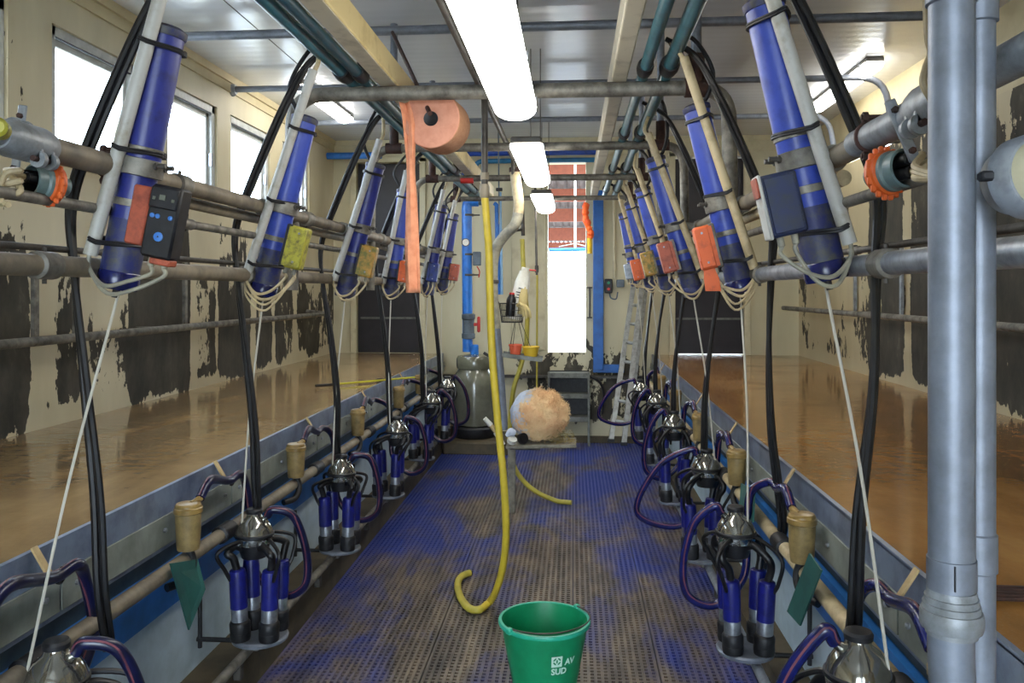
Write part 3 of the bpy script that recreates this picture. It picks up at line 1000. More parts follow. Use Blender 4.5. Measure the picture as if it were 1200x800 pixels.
    for j, dx in enumerate((-.018, .014)):
        MB().lathe([(.008, 0), (.008, -.02), (.006, -.022)], loc(dx, 0, -bh / 2), 'greyhose', R @ Vector((0, 0, 1)), 10).build('connector', t)
        e0 = loc(dx, 0, -bh / 2 - .02)
        low = B.z - .0 - .018 * j
        pts = [p0 + Vector((0, 0, .01)), p0 + Vector((0, -.004, -.03)), Vector((p0.x * .72 + e0.x * .28, p0.y - .02, low - .005)),
               Vector((p0.x * .35 + e0.x * .65, p0.y - .02, low + .004)), e0 + Vector((0, 0, -.02)), e0]
        MB().tube(catmull(pts, 6), .0052, 'greyhose' if k == 0 else 'tanlight', 8).build('air_hose', t)
    if k == 1:
        for j in range(2):
            pts = [p0, p0 + Vector((-.002, -.004, -.06 - .02 * j)), (p0 + bb) / 2 + Vector((0, -.03, -.12 - .02 * j)), bb + Vector((.01, 0, -.03)), bb]
            MB().tube(catmull(pts, 6), .004, 'tanlight', 8).build('air_hose', t)
    # hoses from tube top / pipe top to the teal line
    v = S(s, .61, Y + .04, 2.36)
    MB().tube(catmull([p2 - (p2 - p1).normalized() * .02, p2 + Vector((-s * .015, .01, .03)), v + Vector((s * .05, .0, .06)), v + Vector((0, 0, .02))], 8), .0085, 'tanlight', 8).build('supply_hose', t)
    q0 = T + ax * .01 + Vector((s * .012, .02, 0))
    MB().tube(catmull([q0, q0 + Vector((s * .03, .0, .035)), q0 + Vector((s * .05, .0, .13)), v + Vector((s * .08, .03, .05)), v + Vector((.0, .03, .03))], 8), .008, 'blackmat' if k else 'tan', 8).build('vent_hose', t)
    if (s, k) == (1, 1):
        st = onY(834, 322, Y - .07)
        b = MB(); vs = []
        for j, (px, py, w) in enumerate(((828, 306, 8), (832, 318, 7), (834, 326, 9), (836, 341, 9))):
            for sg in (-1, 1):
                vs.append(onY(px + sg * w, py, Y - .10 + .008 * (j % 2)))
        vv = [x for x in vs] + [x + Vector((0, .004, 0)) for x in vs]
        n = 4; fs = []
        for j in range(n - 1):
            a = 2 * j
            fs += [[a, a + 1, a + 3, a + 2], [8 + a, 8 + a + 2, 8 + a + 3, 8 + a + 1], [a, a + 2, 8 + a + 2, 8 + a], [a + 1, 8 + a + 1, 8 + a + 3, a + 3]]
        fs += [[0, 8, 9, 1], [6, 7, 15, 14]]
        b.add(vv, fs, 'orange'); b.build('strap', t)
    return B, T


claws = {(-1, 0): (66, 795), (-1, 1): (298, 624), (-1, 2): (400, 556), (-1, 3): (465, 505), (-1, 4): (506, 471), (-1, 5): (524, 453),
         (1, 0): (1006, 776), (1, 1): (862, 622), (1, 2): (828, 548), (1, 3): (790, 498), (1, 4): (770, 471), (1, 5): (751, 457)}
loopwide = {(1, 2): .14, (1, 5): .17}


def striped_hose(pts, r, name, parent, m='hose', stripe='stripe', side=Vector((0, -.6, .5))):
    P = catmull(pts, 9)
    b = MB(); b.tube(P, r, m, 12)
    P2 = []
    for i, p in enumerate(P):
        t = (P[min(i + 1, len(P) - 1)] - P[max(i - 1, 0)]).normalized()
        sd = side - t * side.dot(t)
        if sd.length < 1e-3:
            sd = t.orthogonal()
        P2.append(p + sd.normalized() * r * .82)
    b.tube(P2, r * .24, stripe, 6)
    return b.build(name, parent)


def cluster(s, k, Y, B):
    sd = ('left', 'right')[s > 0]
    Y0 = Y                                  # the pulse hose and its drop stay in the lift cylinder's plane
    if k == 0:
        Y = 1.81
    C = onY(*claws[(s, k)], Y - .03)        # rim of the claw bowl
    C.z = max(min(C.z, .70), .62)
    a0 = abs(C.x - XC)
    t = thing('milking_cluster', 'milking cluster with four blue cups, %s on the %s side' % (ORD[k], sd), 'milking cluster', (C.x, C.y, .27), 'milking clusters parked on the wash line')
    # claw
    cl = MB()
    cl.lathe([(.066, -.004), (.068, .0), (.066, .006), (.060, .022), (.046, .044), (.028, .058), (.024, .070), (.026, .074)], C, 'bowl', (0, 0, 1), 32)
    claw = cl.build('claw_bowl', t)
    MB().lathe([(.052, -.040), (.064, -.034), (.067, -.022), (.067, -.012), (.062, -.008)], C, 'steel', (0, 0, 1), 32).build('steel_ring', claw)
    MB().lathe([(.066, -.011), (.0705, -.008), (.0705, .0), (.067, .004)], C, 'blackmat', (0, 0, 1), 32).build('gasket', claw)
    b = MB(); b.lathe([(.022, .068), (.029, .071), (.030, .082), (.026, .088), (.010, .090)], C, 'blackmat', (0, 0, 1), 20); b.build('cap', claw)
    b = MB(); b.lathe([(.044, -.085), (.052, -.06), (.055, -.038)], C, 'blackmat', (0, 0, 1), 20); b.build('valve_body', claw)
    # hose nozzle
    nz = C + Vector((-s * .035, .0, .050)); nd = Vector((-s * .7, -.15, .65)).normalized()
    if s < 0:
        nz = C + Vector((.035, .0, .050))
    MB().tube([nz - nd * .02, nz + nd * .035], .011, 'steel', 12).build('nozzle', claw)
    # wash tray on the wash line
    tb = S(s, .885, C.y, .245)
    cc = Vector((S(s, .86, 0, 0).x, C.y, .25))
    tr = thing('wash_tray', 'grey tray under the cluster cups, %s, %s wash line' % (ORD[k], sd), 'wash tray', (cc.x, cc.y, .24), 'wash trays')
    b = MB(); b.lathe([(.075, 0), (.098, .004), (.100, .014), (.094, .020)], (cc.x, cc.y, .243), 'galv_blue', (0, 0, 1), 28); b.build('plate', tr)
    cup_xy = []
    for i, (dx, dy) in enumerate(((-.052, -.052), (.052, -.052), (-.050, .052), (.050, .052))):
        b = MB(); b.lathe([(.020, .262), (.034, .264), (.036, .275), (.036, .290), (.031, .294)], (cc.x + dx, cc.y + dy, 0), 'blackmat', (0, 0, 1), 18)
        b.build('jetter_seat', tr)
        cup_xy.append((cc.x + dx, cc.y + dy))
    xw = XC + s * 1.08
    b = MB(); b.tube([(cc.x + s * .08, cc.y - .03, .25), (xw, cc.y - .03, .25)], .009, 'blackmat', 8); b.tube([(xw - s * .01, cc.y - .03, .22), (xw - s * .01, cc.y - .03, .44)], .008, 'blackmat', 8)
    b.build('bracket_arm', tr)
    b = MB(); b.box((cc.x + s * .02, cc.y, .228), (.05, .06, .035), 'galv_dark', bev=.005); b.build('pipe_saddle', tr)
    # four cups, mouths down on the seats, tops splaying slightly out
    for i, (x, y) in enumerate(cup_xy):
        bot = Vector((x, y, .290))
        out = Vector((x - cc.x, y - cc.y, 0)) * (.42 + .15 * random.random())
        ax = (Vector((0, 0, .24)) - out * -.35 + Vector((0, 0, 0))).normalized()
        top = bot + ax * .20
        cup = MB()
        cup.lathe([(.0245, .040), (.0285, .042), (.0285, .088), (.0275, .092)], bot, 'steeldull', ax, 20)
        cup = cup.build('teat_cup', t)
        MB().lathe([(.026, -.012), (.034, -.010), (.036, .012), (.036, .034), (.031, .042), (.026, .044)], bot, 'blackmat', ax, 20).build('liner_mouth', cup)
        MB().lathe([(.0275, .087), (.0300, .089), (.0300, .20), (.0270, .222), (.021, .226)], bot, 'sleeve', ax, 20).build('blue_sleeve', cup)
        # short milk and pulse tubes up to the claw
        ang = math.atan2(y - cc.y, x - cc.x)
        ce = C + Vector((cos(ang) * .045, sin(ang) * .045, -.045))
        st = bot + ax * .215
        mid = (st + ce) / 2 + Vector((cos(ang) * .045, sin(ang) * .045, .03))
        MB().tube(catmull([st, st + ax * .05 + Vector((cos(ang), sin(ang), 0)) * .012, mid, ce + Vector((cos(ang) * .03, sin(ang) * .03, .01)), ce], 6), .0135, 'black', 10).build('short_milk_tube', cup)
        e2 = C + Vector((cos(ang + .5) * .05, sin(ang + .5) * .05, -.03))
        s2 = bot + ax * .19 + Vector((cos(ang) * .026, sin(ang) * .026, 0))
        m2 = (s2 + e2) / 2 + Vector((cos(ang) * .075, sin(ang) * .075, .045))
        MB().tube(catmull([s2, s2 + Vector((cos(ang) * .02, sin(ang) * .02, .04)), m2, e2 + Vector((cos(ang) * .03, sin(ang) * .03, .015)), e2], 6), .007, 'black', 8).build('short_pulse_tube', cup)
    # pull cord
    top = B - Vector((0, 0, .03))
    end = C + Vector((s * .035 if k else s * .05, -.03, .02))
    mid = top.lerp(end, .5) + Vector((s * .01, 0, 0))
    MB().tube(catmull([top, mid, end], 10), .0038, 'cord', 6).build('pull_cord', label='pale pull cord below the %s lift cylinder %s' % (sd, ORD[k]), cat='cord', group='pull cords')
    # jar
    jy = Y - .39 if k else 1.56
    jp = S(s, .955, jy, .675)
    j = thing('filter_cup', 'ochre screw-lid cup below the %s kerb, %s' % (sd, ORD[k]), 'cup', jp, 'ochre cups on the milk lines')
    MB().lathe([(.022, .0), (.034, .004), (.036, .02), (.040, .115), (.040, .12)], jp, 'jar', (0, 0, 1), 24).build('cup_body', j)
    MB().lathe([(.041, .118), (.044, .121), (.044, .135), (.041, .138), (.041, .143), (.036, .150), (.020, .153)], jp, 'jarlid', (0, 0, 1), 24).build('screw_lid', j)
    MB().tube([jp + Vector((-s * .01, .0, .145)), jp + Vector((-s * .02, .045, .155))], .011, 'jarlid', 10).build('spout', j)
    MB().tube(catmull([jp + Vector((0, 0, .01)), jp + Vector((-s * .015, -.0, -.04)), jp + Vector((-s * .01, -.04, -.08)), jp + Vector((s * .02, -.10, -.085))], 6), .013, 'blackmat', 10).build('outlet_elbow', j)
    # hook on the kerb
    hk = S(s, .985, Y - .03 if k else 1.90, .825)
    h = thing('hose_hook', 'tan strap hook on the %s kerb, %s' % (sd, ORD[k]), 'hook', hk, 'hose hooks on the kerbs')
    b = MB(); b.box(hk + Vector((s * .015, -.015, .025)), (.006, .022, .085), 'brushtan', Matrix.Rotation(s * .55, 3, 'Y'), bev=.001); b.build('strap', h)
    b = MB(); ring = [hk + Vector((-s * .02 + .0 * cos(a), .018 * cos(a), .0 + .018 * sin(a) - .01)) for a in [2 * pi * i / 14 for i in range(15)]]
    b.tube(ring, .004, 'blackmat', 6, caps=False); b.build('ring', h)
    # milk hose: cup -> hook -> behind the claw -> loop -> nozzle
    w = loopwide.get((s, k), 0.0)
    dz = .12 if w else 0
    ne = nz + nd * .02
    nx = (ne.x - XC) * s
    hm = 'hosebright' if s > 0 else 'hose'
    pts = [jp + Vector((-s * .02, .04, .155)), jp + Vector((-s * .02, .12, .195)), hk + Vector((-s * .022, -.03, -.005)), hk + Vector((-s * .03, .05, .0)),
           S(s, a0 + .075, hk.y + .11, .77), S(s, a0 + .065, hk.y + .13, .62), S(s, a0 + .05, C.y + .12, .46),
           S(s, a0 - .05 - w * .5, C.y + .12, .36), S(s, a0 - .15 - w, C.y + .10, .40), S(s, a0 - .17 - w, C.y + .07, .53 if not w else .5), S(s, a0 - .14 - w * .5, C.y + .02, .68), ne + nd * .035, ne]
    striped_hose(pts, .0150, 'milk_hose', None, hm).name = 'milk_hose'
    o = bpy.context.scene.collection.objects[-1]
    tag(o, 'blue hose with rose stripe looping round the %s cluster %s' % (sd, ORD[k]), 'hose', 'milk hoses')
    # twin black pulse hose
    sh = .012 * random.uniform(-1, 1)
    base = [(.60, .05, 2.40), (.70, .03, 2.33), (.785, .0, 2.16), (.90, -.02, 1.88), (.955, -.02, 1.72), (.950, -.02, 1.55), (.915 + sh, -.03, 1.28), (.885 + sh, -.03, 1.0), (.875, -.03, .78), (.872, -.0, .62)]
    if (s, k) == (1, 1):
        base[-4:] = [(.94, -.03, 1.28), (.95, -.03, 1.0), (.985, -.03, .72), (.985, -.02, .64)]
    if s > 0 and k == 0:
        base[-4:] = [(.94, -.03, 1.28), (.91, -.03, 1.0), (.90, -.03, .78), (.90, -.0, .62)]
    if k >= 3:
        base = [(a_ - .02, y_, z_) for a_, y_, z_ in base]
    P = catmull([S(s, a_, Y0 + y_, z_) for a_, y_, z_ in base], 8)
    b = MB()
    n = len(P)
    for ph in (0, pi):
        q = []
        for i, p in enumerate(P):
            aa = ph + (i / n) * 5.5 + s
            q.append(p + Vector((cos(aa) * .0082, sin(aa) * .0082, 0)))
        b.tube(q, .0092, 'black', 8)
    o = b.build('pulse_hose', label='twin black hose hanging down to the %s cluster %s' % (sd, ORD[k]), cat='hose', group='twin black hoses')


for s, rows in ((-1, left), (1, right)):
    for k, (Y, pb, pt) in enumerate(rows):
        B, T = take_off(s, k, Y, pb, pt)
        cluster(s, k, Y, B)

# teal flaps under the cups
for lab, pts, y in (('dark green rubber flap hanging under the nearest left ochre cup', [(200, 660), (232, 655), (241, 690), (222, 738)], 2.5),
                    ('teal rubber flap hanging under the nearest right ochre cup', [(948, 648), (962, 668), (937, 733), (922, 716)], 2.46),
                    ('teal rubber flap hanging under the second right ochre cup', [(868, 566), (884, 574), (882, 612), (866, 598)], 3.6)):
    s_ = -1 if pts[0][0] < 600 else 1
    P = []
    for i, (px, py) in enumerate(pts):
        P.append(onX(px, py, XC + s_ * (.90 if i in (2, 3) else .93)))
    MB().prism(P, (s_ * .005, 0, 0), 'flap').build('splash_flap', label=lab, cat='flap', group='splash flaps')

# ================================================================== FOREGROUND RIGHT POLES
def polelathe(b, x, y, r, z0, z1, m):
    b.tube([(x, y, z0), (x, y, z1)], r, m, 28)
t = thing('pipe_post', 'thick grey plastic pipe standing at the right edge, in front', 'post', (.472, 1.05, 0), 'grey pipes at the right edge')
x, y = onY(1115, 300, 1.05).x, 1.05
b = MB(); polelathe(b, x, y, .0262, 1.165, 1.865, 'galv_blue'); b.build('upper_pipe', t)
MB().tube([(x, y, .0), (x, y, .7), (x + .004, y, .95), (x - .001, y, 1.06), (x - .001, y, 1.16)], .0262, 'galv_blue', 28).build('lower_pipe', t)
b = MB(); b.lathe([(.0262, 1.078), (.0295, 1.079), (.0295, 1.086), (.0345, 1.0865), (.036, 1.092), (.036, 1.104), (.0345, 1.109), (.0325, 1.1095), (.0325, 1.117), (.0305, 1.1175), (.0305, 1.125), (.0285, 1.1255), (.0275, 1.134)], (x, y, 0), 'castgrey', (0, 0, 1), 30); b.build('union_nut', t)
b = MB(); b.lathe([(.0262, 1.136), (.0280, 1.1365), (.0280, 1.172), (.0262, 1.1725)], (x, y, 0), 'galv_blue', (0, 0, 1), 30); b.box((x - .008, y - .0272, 1.155), (.0016, .003, .03), 'blackmat'); b.build('clip_band', t)
b = MB(); b.lathe([(.0262, 1.85), (.0295, 1.852), (.0295, 1.95), (.0262, 1.96)], (x, y, 0), 'galv_blue', (0, 0, 1), 30); b.build('top_socket', t)
MB().tube([(x, y, 1.9), (x, y, CZ)], .0262, 'galv_blue', 24).build('top_pipe', t)
t = thing('pipe_post', 'thinner grey plastic pipe standing behind the thick one at the right edge', 'post', (.54, 1.12, 0), 'grey pipes at the right edge')
x, y = onY(1146, 300, 1.13).x, 1.13
MB().tube([(x, y, 0), (x, y, CZ)], .021, 'galv_blue', 24).build('pipe', t)
b = MB(); b.lathe([(.021, 1.13), (.0235, 1.132), (.0235, 1.18), (.021, 1.182)], (x, y, 0), 'galv_blue', (0, 0, 1), 28); b.build('clip_band', t)
b = MB(); b.lathe([(.021, 1.85), (.0245, 1.852), (.0245, 1.96), (.021, 1.962)], (x, y, 0), 'galv_blue', (0, 0, 1), 28); b.build('top_socket', t)

# nearer stretch of the upper and lower rails, flange couplings, unions with hoses
for s, sd in ((-1, 'left'), (1, 'right')):
    z = 1.80; a = .845
    fy = 1.62 if s < 0 else 1.385          # where the flange sits along the rail
    o_ = fy - 1.243
    t = thing('flanged_pipe', 'thick grey pipe end with bolted ear flange at the %s foreground' % sd, 'pipe', S(s, a, 1.3, z), 'foreground flanged pipes')
    MB().tube([S(s, a, .45, z + .005), S(s, a, 1.22 + o_, z + .005)], .026, 'castgrey', 20).build('near_pipe', t)
    MB().tube([S(s, a, fy + .04, z), S(s, a, 1.97 if s < 0 else 1.74, z)], .0275, 'tan' if s < 0 else 'castgrey', 20).build('sleeve', t)
    for yy in (1.225 + o_, 1.262 + o_):
        b = MB()
        ax = Vector((0, 1, 0))
        b.lathe([(.027, -.006), (.036, -.006), (.038, 0), (.036, .006), (.027, .006)], S(s, a, yy, z), 'castgrey', ax, 24)
        for an in (.9, .9 + pi):
            c = S(s, a, yy, z) + Vector((cos(an) * s * .044, 0, sin(an) * .044))
            b.lathe([(.017, -.006), (.018, 0), (.017, .006)], c, 'castgrey', ax, 16)
            b.box(S(s, a, yy, z) + Vector((cos(an) * s * .03, 0, sin(an) * .03)), (.034, .012, .034), 'castgrey', bev=.003)
        b.build('ear_flange', t)
    MB().lathe([(.026, fy - .10), (.038, fy - .07), (.0385, fy + .02), (.034, fy + .045), (.028, fy + .055)], (XC + s * a, 0, z), 'castgrey', (0, 1, 0), 26).build('coupling_body', t)
    for an in (.9, .9 + pi):
        c = S(s, a, 1.24 + o_, z) + Vector((cos(an) * s * .044, 0, sin(an) * .044))
        MB().lathe([(.006, -.035), (.006, .035), (.010, .035), (.010, .025)], c, 'rust', (0, 1, 0), 8).build('bolt', t)
    b = MB(); cc = S(s, a, 1.90 if s < 0 else 1.66, z)
    b.lathe([(.03, -.004), (.033, -.003), (.033, .003), (.03, .004)], cc, 'rust', (0, 1, 0), 20)
    for sg in (-1, 1):
        b.lathe([(.005, -.02), (.005, .02)], cc + Vector((0, 0, sg * .038)), 'rust', (1, 0, 0), 8); b.lathe([(.010, -.005), (.010, .005)], cc + Vector((-.012, 0, sg * .038)), 'rust', (1, 0, 0), 6)
    b.build('hose_clip', t)
    # hanger plate
    tp = onY(1037, 128, 1.50) if s > 0 else onY(37, 132, 1.74)
    bt = onY(1062, 186, 1.50) if s > 0 else onY(28, 207, 1.74)
    u = thing('hose_union', 'orange-nutted hose socket with black plugs hanging from a plate, %s foreground' % sd, 'hose socket', bt, 'orange-nutted hose sockets')
    d = (bt - tp); b = MB()
    ang = math.atan2(d.x, d.z)
    b.box((tp + bt) / 2 + Vector((0, -.03, 0)), (.020, .006, d.length + .02), 'galv', rotY(ang), bev=.002); b.build('hanger_plate', u)
    for fr in (.1, .5, .9):
        MB().lathe([(.006, 0), (.006, .008), (.003, .01)], tp + d * fr + Vector((0, -.033, 0)), 'rust', (0, -1, 0), 6).build('bolt', u)
    # the socket opens towards the outside and the camera
    uc = onY(1038, 203, 1.56) if s > 0 else onY(60, 216, 1.72)
    ax = Vector((s * .42, -.90, .08)).normalized()
    b = MB(); b.lathe([(.020, -.012), (.040, -.012), (.0415, -.006), (.0415, .01), (.036, .014)], uc, 'unionorange', ax, 30)
    for i in range(18):
        an = 2 * pi * i / 18
        xx = ax.orthogonal().normalized(); yy_ = ax.cross(xx)
        b.box(uc + (xx * cos(an) + yy_ * sin(an)) * .0415, (.009, .009, .018), 'unionorange', bev=.002)
    b.build('ring_nut', u)
    b = MB(); b.lathe([(.030, .008), (.0375, .010), (.0375, .020), (.034, .024), (.0355, .030), (.0355, .045), (.031, .046), (.031, .015), (.01, .014)], uc, 'unionteal', ax, 30); b.build('socket_ring', u)
    MB().lathe([(.030, .012), (.030, .018), (.002, .018)], uc, 'blackmat', ax, 24).build('socket_face', u)
    xx = Vector((0, 0, 1)) - ax * ax.z; xx.normalize(); yy_ = ax.cross(xx)
    for i, (p, q_) in enumerate(((.012, .010), (-.012, .008), (.002, -.014))):
        c = uc + xx * p + yy_ * q_
        MB().lathe([(.011, .015), (.012, .03), (.010, .06), (.012, .062), (.010, .066)], c, 'black', ax, 14).build('plug', u)
        e1 = c + ax * .062
        if s > 0:
            pts = [e1, e1 + ax * .03, onY(1072, 195 + i * 6, 1.42), onY(1090, 203 + i * 3, 1.38), onY(1112, 206, 1.34)]
        else:
            pts = [e1, e1 + ax * .03, onY(24, 200 + i * 12, 1.60), onY(6 - i * 4, 205 + i * 14, 1.58), onY(-8 + i * 9, 240, 1.56)]
        MB().tube(catmull(pts, 6), .0065, 'tanlight', 8).build('cream_hose', u)
    MB().tube([uc - ax * .008, uc - ax * .035], .02, 'unionteal', 20).build('socket_back', u)

b = MB(); b.tube(catmull([onY(1086, -10, 1.16), onY(1087, 40, 1.16), onY(1091, 62, 1.16), onY(1085, 80, 1.16), onY(1082, 98, 1.16), onY(1092, 118, 1.16), onY(1104, 150, 1.2), onY(1092, 200, 1.2)], 8), .0055, 'tanlight', 8)
b.build('tan_hose', label='thin tan hose running down behind the thick grey pipe at upper right', cat='hose')

# round cloudy regulator at the right edge
c = onY(1212, 206, 1.02)
t = thing('vacuum_regulator', 'round cloudy dome in a grey ring cut by the right picture edge', 'regulator', c)
ax = Vector((.25, -1, .08)).normalized()
MB().lathe([(.046, -.02), (.050, -.016), (.050, .004), (.044, .012)], c, 'galv', ax, 36).build('clamp_ring', t)
MB().lathe([(.042, .006), (.040, .018), (.033, .030), (.020, .039), (.003, .042)], c, 'dome', ax, 36).build('dome', t)
b = MB(); b.box(c + Vector((-.052, 0, .0)), (.022, .016, .012), 'blackmat', bev=.003); b.build('latch', t)
MB().lathe([(.046, -.02), (.040, -.04), (.02, -.055)], c, 'castgrey', ax, 30).build('body', t)
MB().tube([c + Vector((.0, .04, -.02)), S(1, .905, 1.06, 1.56)], .014, 'castgrey', 12).build('stem', t)

# near left small things
b = MB(); b.lathe([(.012, -.02), (.017, -.015), (.017, .02), (.012, .025)], onY(-1, 151, 1.35), 'yellowbox', (.5, -1, 0), 16)
b.build('yellow_plug', label='small yellow plug at the left picture edge by the flange', cat='plug')

# ================================================================== MIDDLE OF THE PIT
# yellow hose
t = thing('wash_hose', 'long yellow hose hanging in the middle and hooked up at its end', 'hose', (-.385, 3.57, 0))
P = [(-.385, 3.57, 1.915), (-.372, 3.57, 1.75), onY(573, 300, 3.58), onY(576, 400, 3.60), onY(582, 480, 3.62), onY(590, 560, 3.64), onY(593, 620, 3.68), onY(590, 660, 3.74), onY(582, 690, 3.79)] + [onZ(px, py, .036) for px, py in ((573, 706), (562, 714), (551, 713), (542, 704), (537, 692), (537, 681), (543, 674), (551, 671))]
P = catmull(P, 10)
n = len(P); k = int(n * .62)
P = [Vector((p.x, p.y, max(p.z, .033))) for p in P]
MB().tube(P[:k + 1], .0165, 'yellowb', 14).build('upper_hose', t)  # upper stretch brighter: sunlight put into its colour
MB().tube(P[k:], .0175, 'yellow', 14).build('lower_hose', t)
b = MB(); e1, e2 = P[-1], P[-2]
b.tube([e1 + (e2 - e1).normalized() * .004, e1 + (e1 - e2).normalized() * .001], .0178, 'blackmat', 12); b.build('open_end', t)

# second yellow hose
P = [onY(617, 402, 6.0), onY(610, 430, 6.0), onY(602, 455, 6.0), onY(598, 490, 6.0), onY(597, 520, 5.95), onY(602, 545, 5.9), onY(614, 564, 5.85), onY(630, 577, 5.8), onY(650, 586, 5.75), onY(670, 593, 5.72)]
P = catmull(P, 8); P = [Vector((p.x, p.y, max(p.z, .034))) for p in P]
MB().tube([onY(612, 280, 6.0), onY(614, 330, 6.0), onY(618, 370, 6.0)] + P, .017, 'yellow', 12).build('garden_hose', label='thinner yellow hose trailing from the hanging shelf across the floor', cat='hose')

# grey suction hose with corrugations
t = thing('suction_hose', 'fat grey hose bending beside the yellow hose to a post', 'hose', (-.4, 5.4, .5))
P = [onY(603, 196, 5.33), onY(605, 215, 5.33), onY(608, 240, 5.33), onY(604, 262, 5.33), onY(592, 275, 5.35), onY(582, 290, 5.38), onY(578, 310, 5.4), onY(578, 350, 5.4), onY(581, 385, 5.4)]
P = catmull(P, 12)
b = MB(); b.tube(P[:30], .034, 'tanlight', 16, caps=True); b.build('pale_section', t)
MB().tube(P[29:], .034, 'greyhose', 16).build('grey_section', t)
b = MB(); b.lathe([(.035, -.015), (.038, -.012), (.038, .012), (.035, .015)], P[2], 'rust', (0, 0, 1), 18); b.lathe([(.035, -.012), (.038, -.01), (.038, .01), (.035, .012)], onY(578, 330, 5.4), 'darkpipe', (0, 0, 1), 18); b.build('hose_clip', t)
MB().tube([onY(581, 384, 5.4), onY(586, 440, 5.42), onY(590, 503, 5.44)], .03, 'galv_blue', 16).build('steel_pipe', t)

# dark drop pipes behind
t = thing('drop_pipe', 'thin dark pipe with small red-levered valve hanging left of the middle opening', 'pipe', (-.3, 7.0, 1.4))
MB().tube([onY(627, 200, 7.0), onY(629, 322, 7.0)], .010, 'darkpipe', 10).build('pipe', t)
MB().lathe([(.016, -.03), (.018, 0), (.016, .03)], onY(629, 315, 7.0), 'darkpipe', (0, 0, 1), 12).build('valve', t)
MB().tube([onY(628, 317, 6.98), onY(619, 316, 6.98)], .007, 'red', 8).build('lever', t)
MB().tube([onY(629.5, 322, 7.0), onY(629, 470, 7.02)], .008, 'yellow', 8).build('yellow_tube', t)
t = thing('drop_pipe', 'dark short pipe holding the thinner yellow hose above the hanging basket', 'pipe', (-.37, 6.0, 1.8))
MB().tube([onY(612, 240, 6.0), onY(613, 276, 6.0)], .014, 'darkpipe', 10).build('pipe', t)
MB().tube([onY(612, 269, 6.0), onY(602, 270, 5.9)], .010, 'darkpipe', 8).build('side_arm', t)
MB().tube([onY(611, 200, 6.0), onY(612, 242, 6.0)], .009, 'black', 8).build('cable', t)

# paper roll on rod
t = thing('paper_roll', 'large peach paper towel roll hung overhead, strip hanging down', 'paper roll', onY(507, 175, 3.3))
c = onY(503, 132, 3.38) ; c.y = 3.34
axr = Vector((.10, 1, .02)).normalized()
c0 = onY(505, 139, 3.36)
b = MB(); R_, rh, Lr = .120, .030, .20
n = 48
b.lathe([(rh, 0), (rh + .002, -.001), (R_ * .55, -.004), (R_ - .003, 0), (R_, .003), (R_, Lr - .003), (R_ - .003, Lr), (rh, Lr)], c0, 'paper', axr, n)
b.build('roll', t)
MB().lathe([(R_ + .0005, .004), (R_ + .0008, .01), (R_ + .0008, Lr - .01), (R_ + .0005, Lr - .004)], c0, 'paperedge', axr, n).build('outer_wrap', t)
MB().lathe([(.028, -.002), (.0305, -.003), (.0305, .02), (.028, .02)], c0, 'black', axr, 24).build('core', t)
# strip
P = [onY(474, 120, 3.36), onY(478, 135, 3.36), onY(480, 160, 3.37), onY(481, 200, 3.37), onY(482, 250, 3.37), onY(483, 300, 3.37), onY(484.5, 343, 3.37)]
wd = [6, 7, 7, 5, 7.5, 9, 8.5]
P2 = catmull([(p.x, p.y, p.z) for p in P], 6)
W2 = catmull([(w_, 0, 0) for w_ in wd], 6)
vs = []; fs = []
for i, p in enumerate(P2):
    tt = i / (len(P2) - 1)
    w_ = W2[i].x * 3.37 / F
    an = .25 * sin(tt * 6)
    for j in range(5):
        u = (j - 2) / 2
        vs.append(p + Vector((cos(an) * u * w_, .012 * sin(an) * u + .012 * math.cos(u * 3.0 + tt * 5), 0)))
for i in range(len(P2) - 1):
    for j in range(4):
        a = i * 5 + j
        fs.append([a, a + 1, a + 6, a + 5])
b = MB(); b.add(vs, fs, 'paperstrip'); o = b.build('hanging_strip', t)
md = o.modifiers.new('thick', 'SOLIDIFY'); md.thickness = .0012
MB().tube([onY(460, 38, 4.40), onY(504, 133, 3.30)], .0095, 'rust', 10).build('roll_rod', label='rusty rod slanting from the ceiling bar into the paper roll core', cat='rod')

# blue pipework at the end wall
Yb = 7.75
t = thing('blue_riser', 'bright blue vertical pipe with gauge and red-handled valve above the tank', 'pipe', onY(550, 415, Yb))
rr = .048
MB().tube(fillet([onY(561, 236, Yb), onY(547, 236, Yb), onY(548, 412, Yb)], .09), rr, 'bluepipe', 18).build('pipe', t)
MB().tube([onY(560, 236, Yb), onY(568, 236, Yb)], .036, 'greyplastic', 16).build('elbow_socket', t)
g = onY(546, 284, Yb - .055)
MB().lathe([(.036, 0), (.038, -.004), (.038, -.02), (.034, -.022)], g, 'darkpipe', (0, 1, 0), 22).build('gauge', t)
MB().lathe([(.031, -.021), (.031, -.0225)], g, 'bottle', (0, 1, 0), 22).build('gauge_face', t)
for py in (298, 322, 252):
    b = MB(); c = onY(549, py, Yb)
    b.lathe([(rr, -.01), (rr + .006, -.01), (rr + .006, .01), (rr, .01)], c, 'darkpipe', (0, 0, 1), 18)
    b.tube([c + Vector((rr, 0, 0)), c + Vector((rr + .06, 0, 0))], .007, 'darkpipe', 8); b.build('pipe_bracket', t)
b = MB(); b.box(onY(559, 303, Yb - .02), (.075, .06, .13), 'greyplastic', bev=.006); b.build('switch_box', t)
MB().tube(catmull([onY(559, 312, Yb - .03), onY(562, 318, Yb - .04), onY(561, 325, Yb - .03)], 5), .006, 'red', 8).build('wire', t)
b = MB(); c = onY(549, 382, Yb)
b.lathe([(.05, -.12), (.064, -.115), (.064, -.07), (.056, -.065), (.056, .06), (.064, .07), (.064, .11), (.05, .12)], c, 'greyplastic', (0, 0, 1), 22); b.build('valve_body', t)
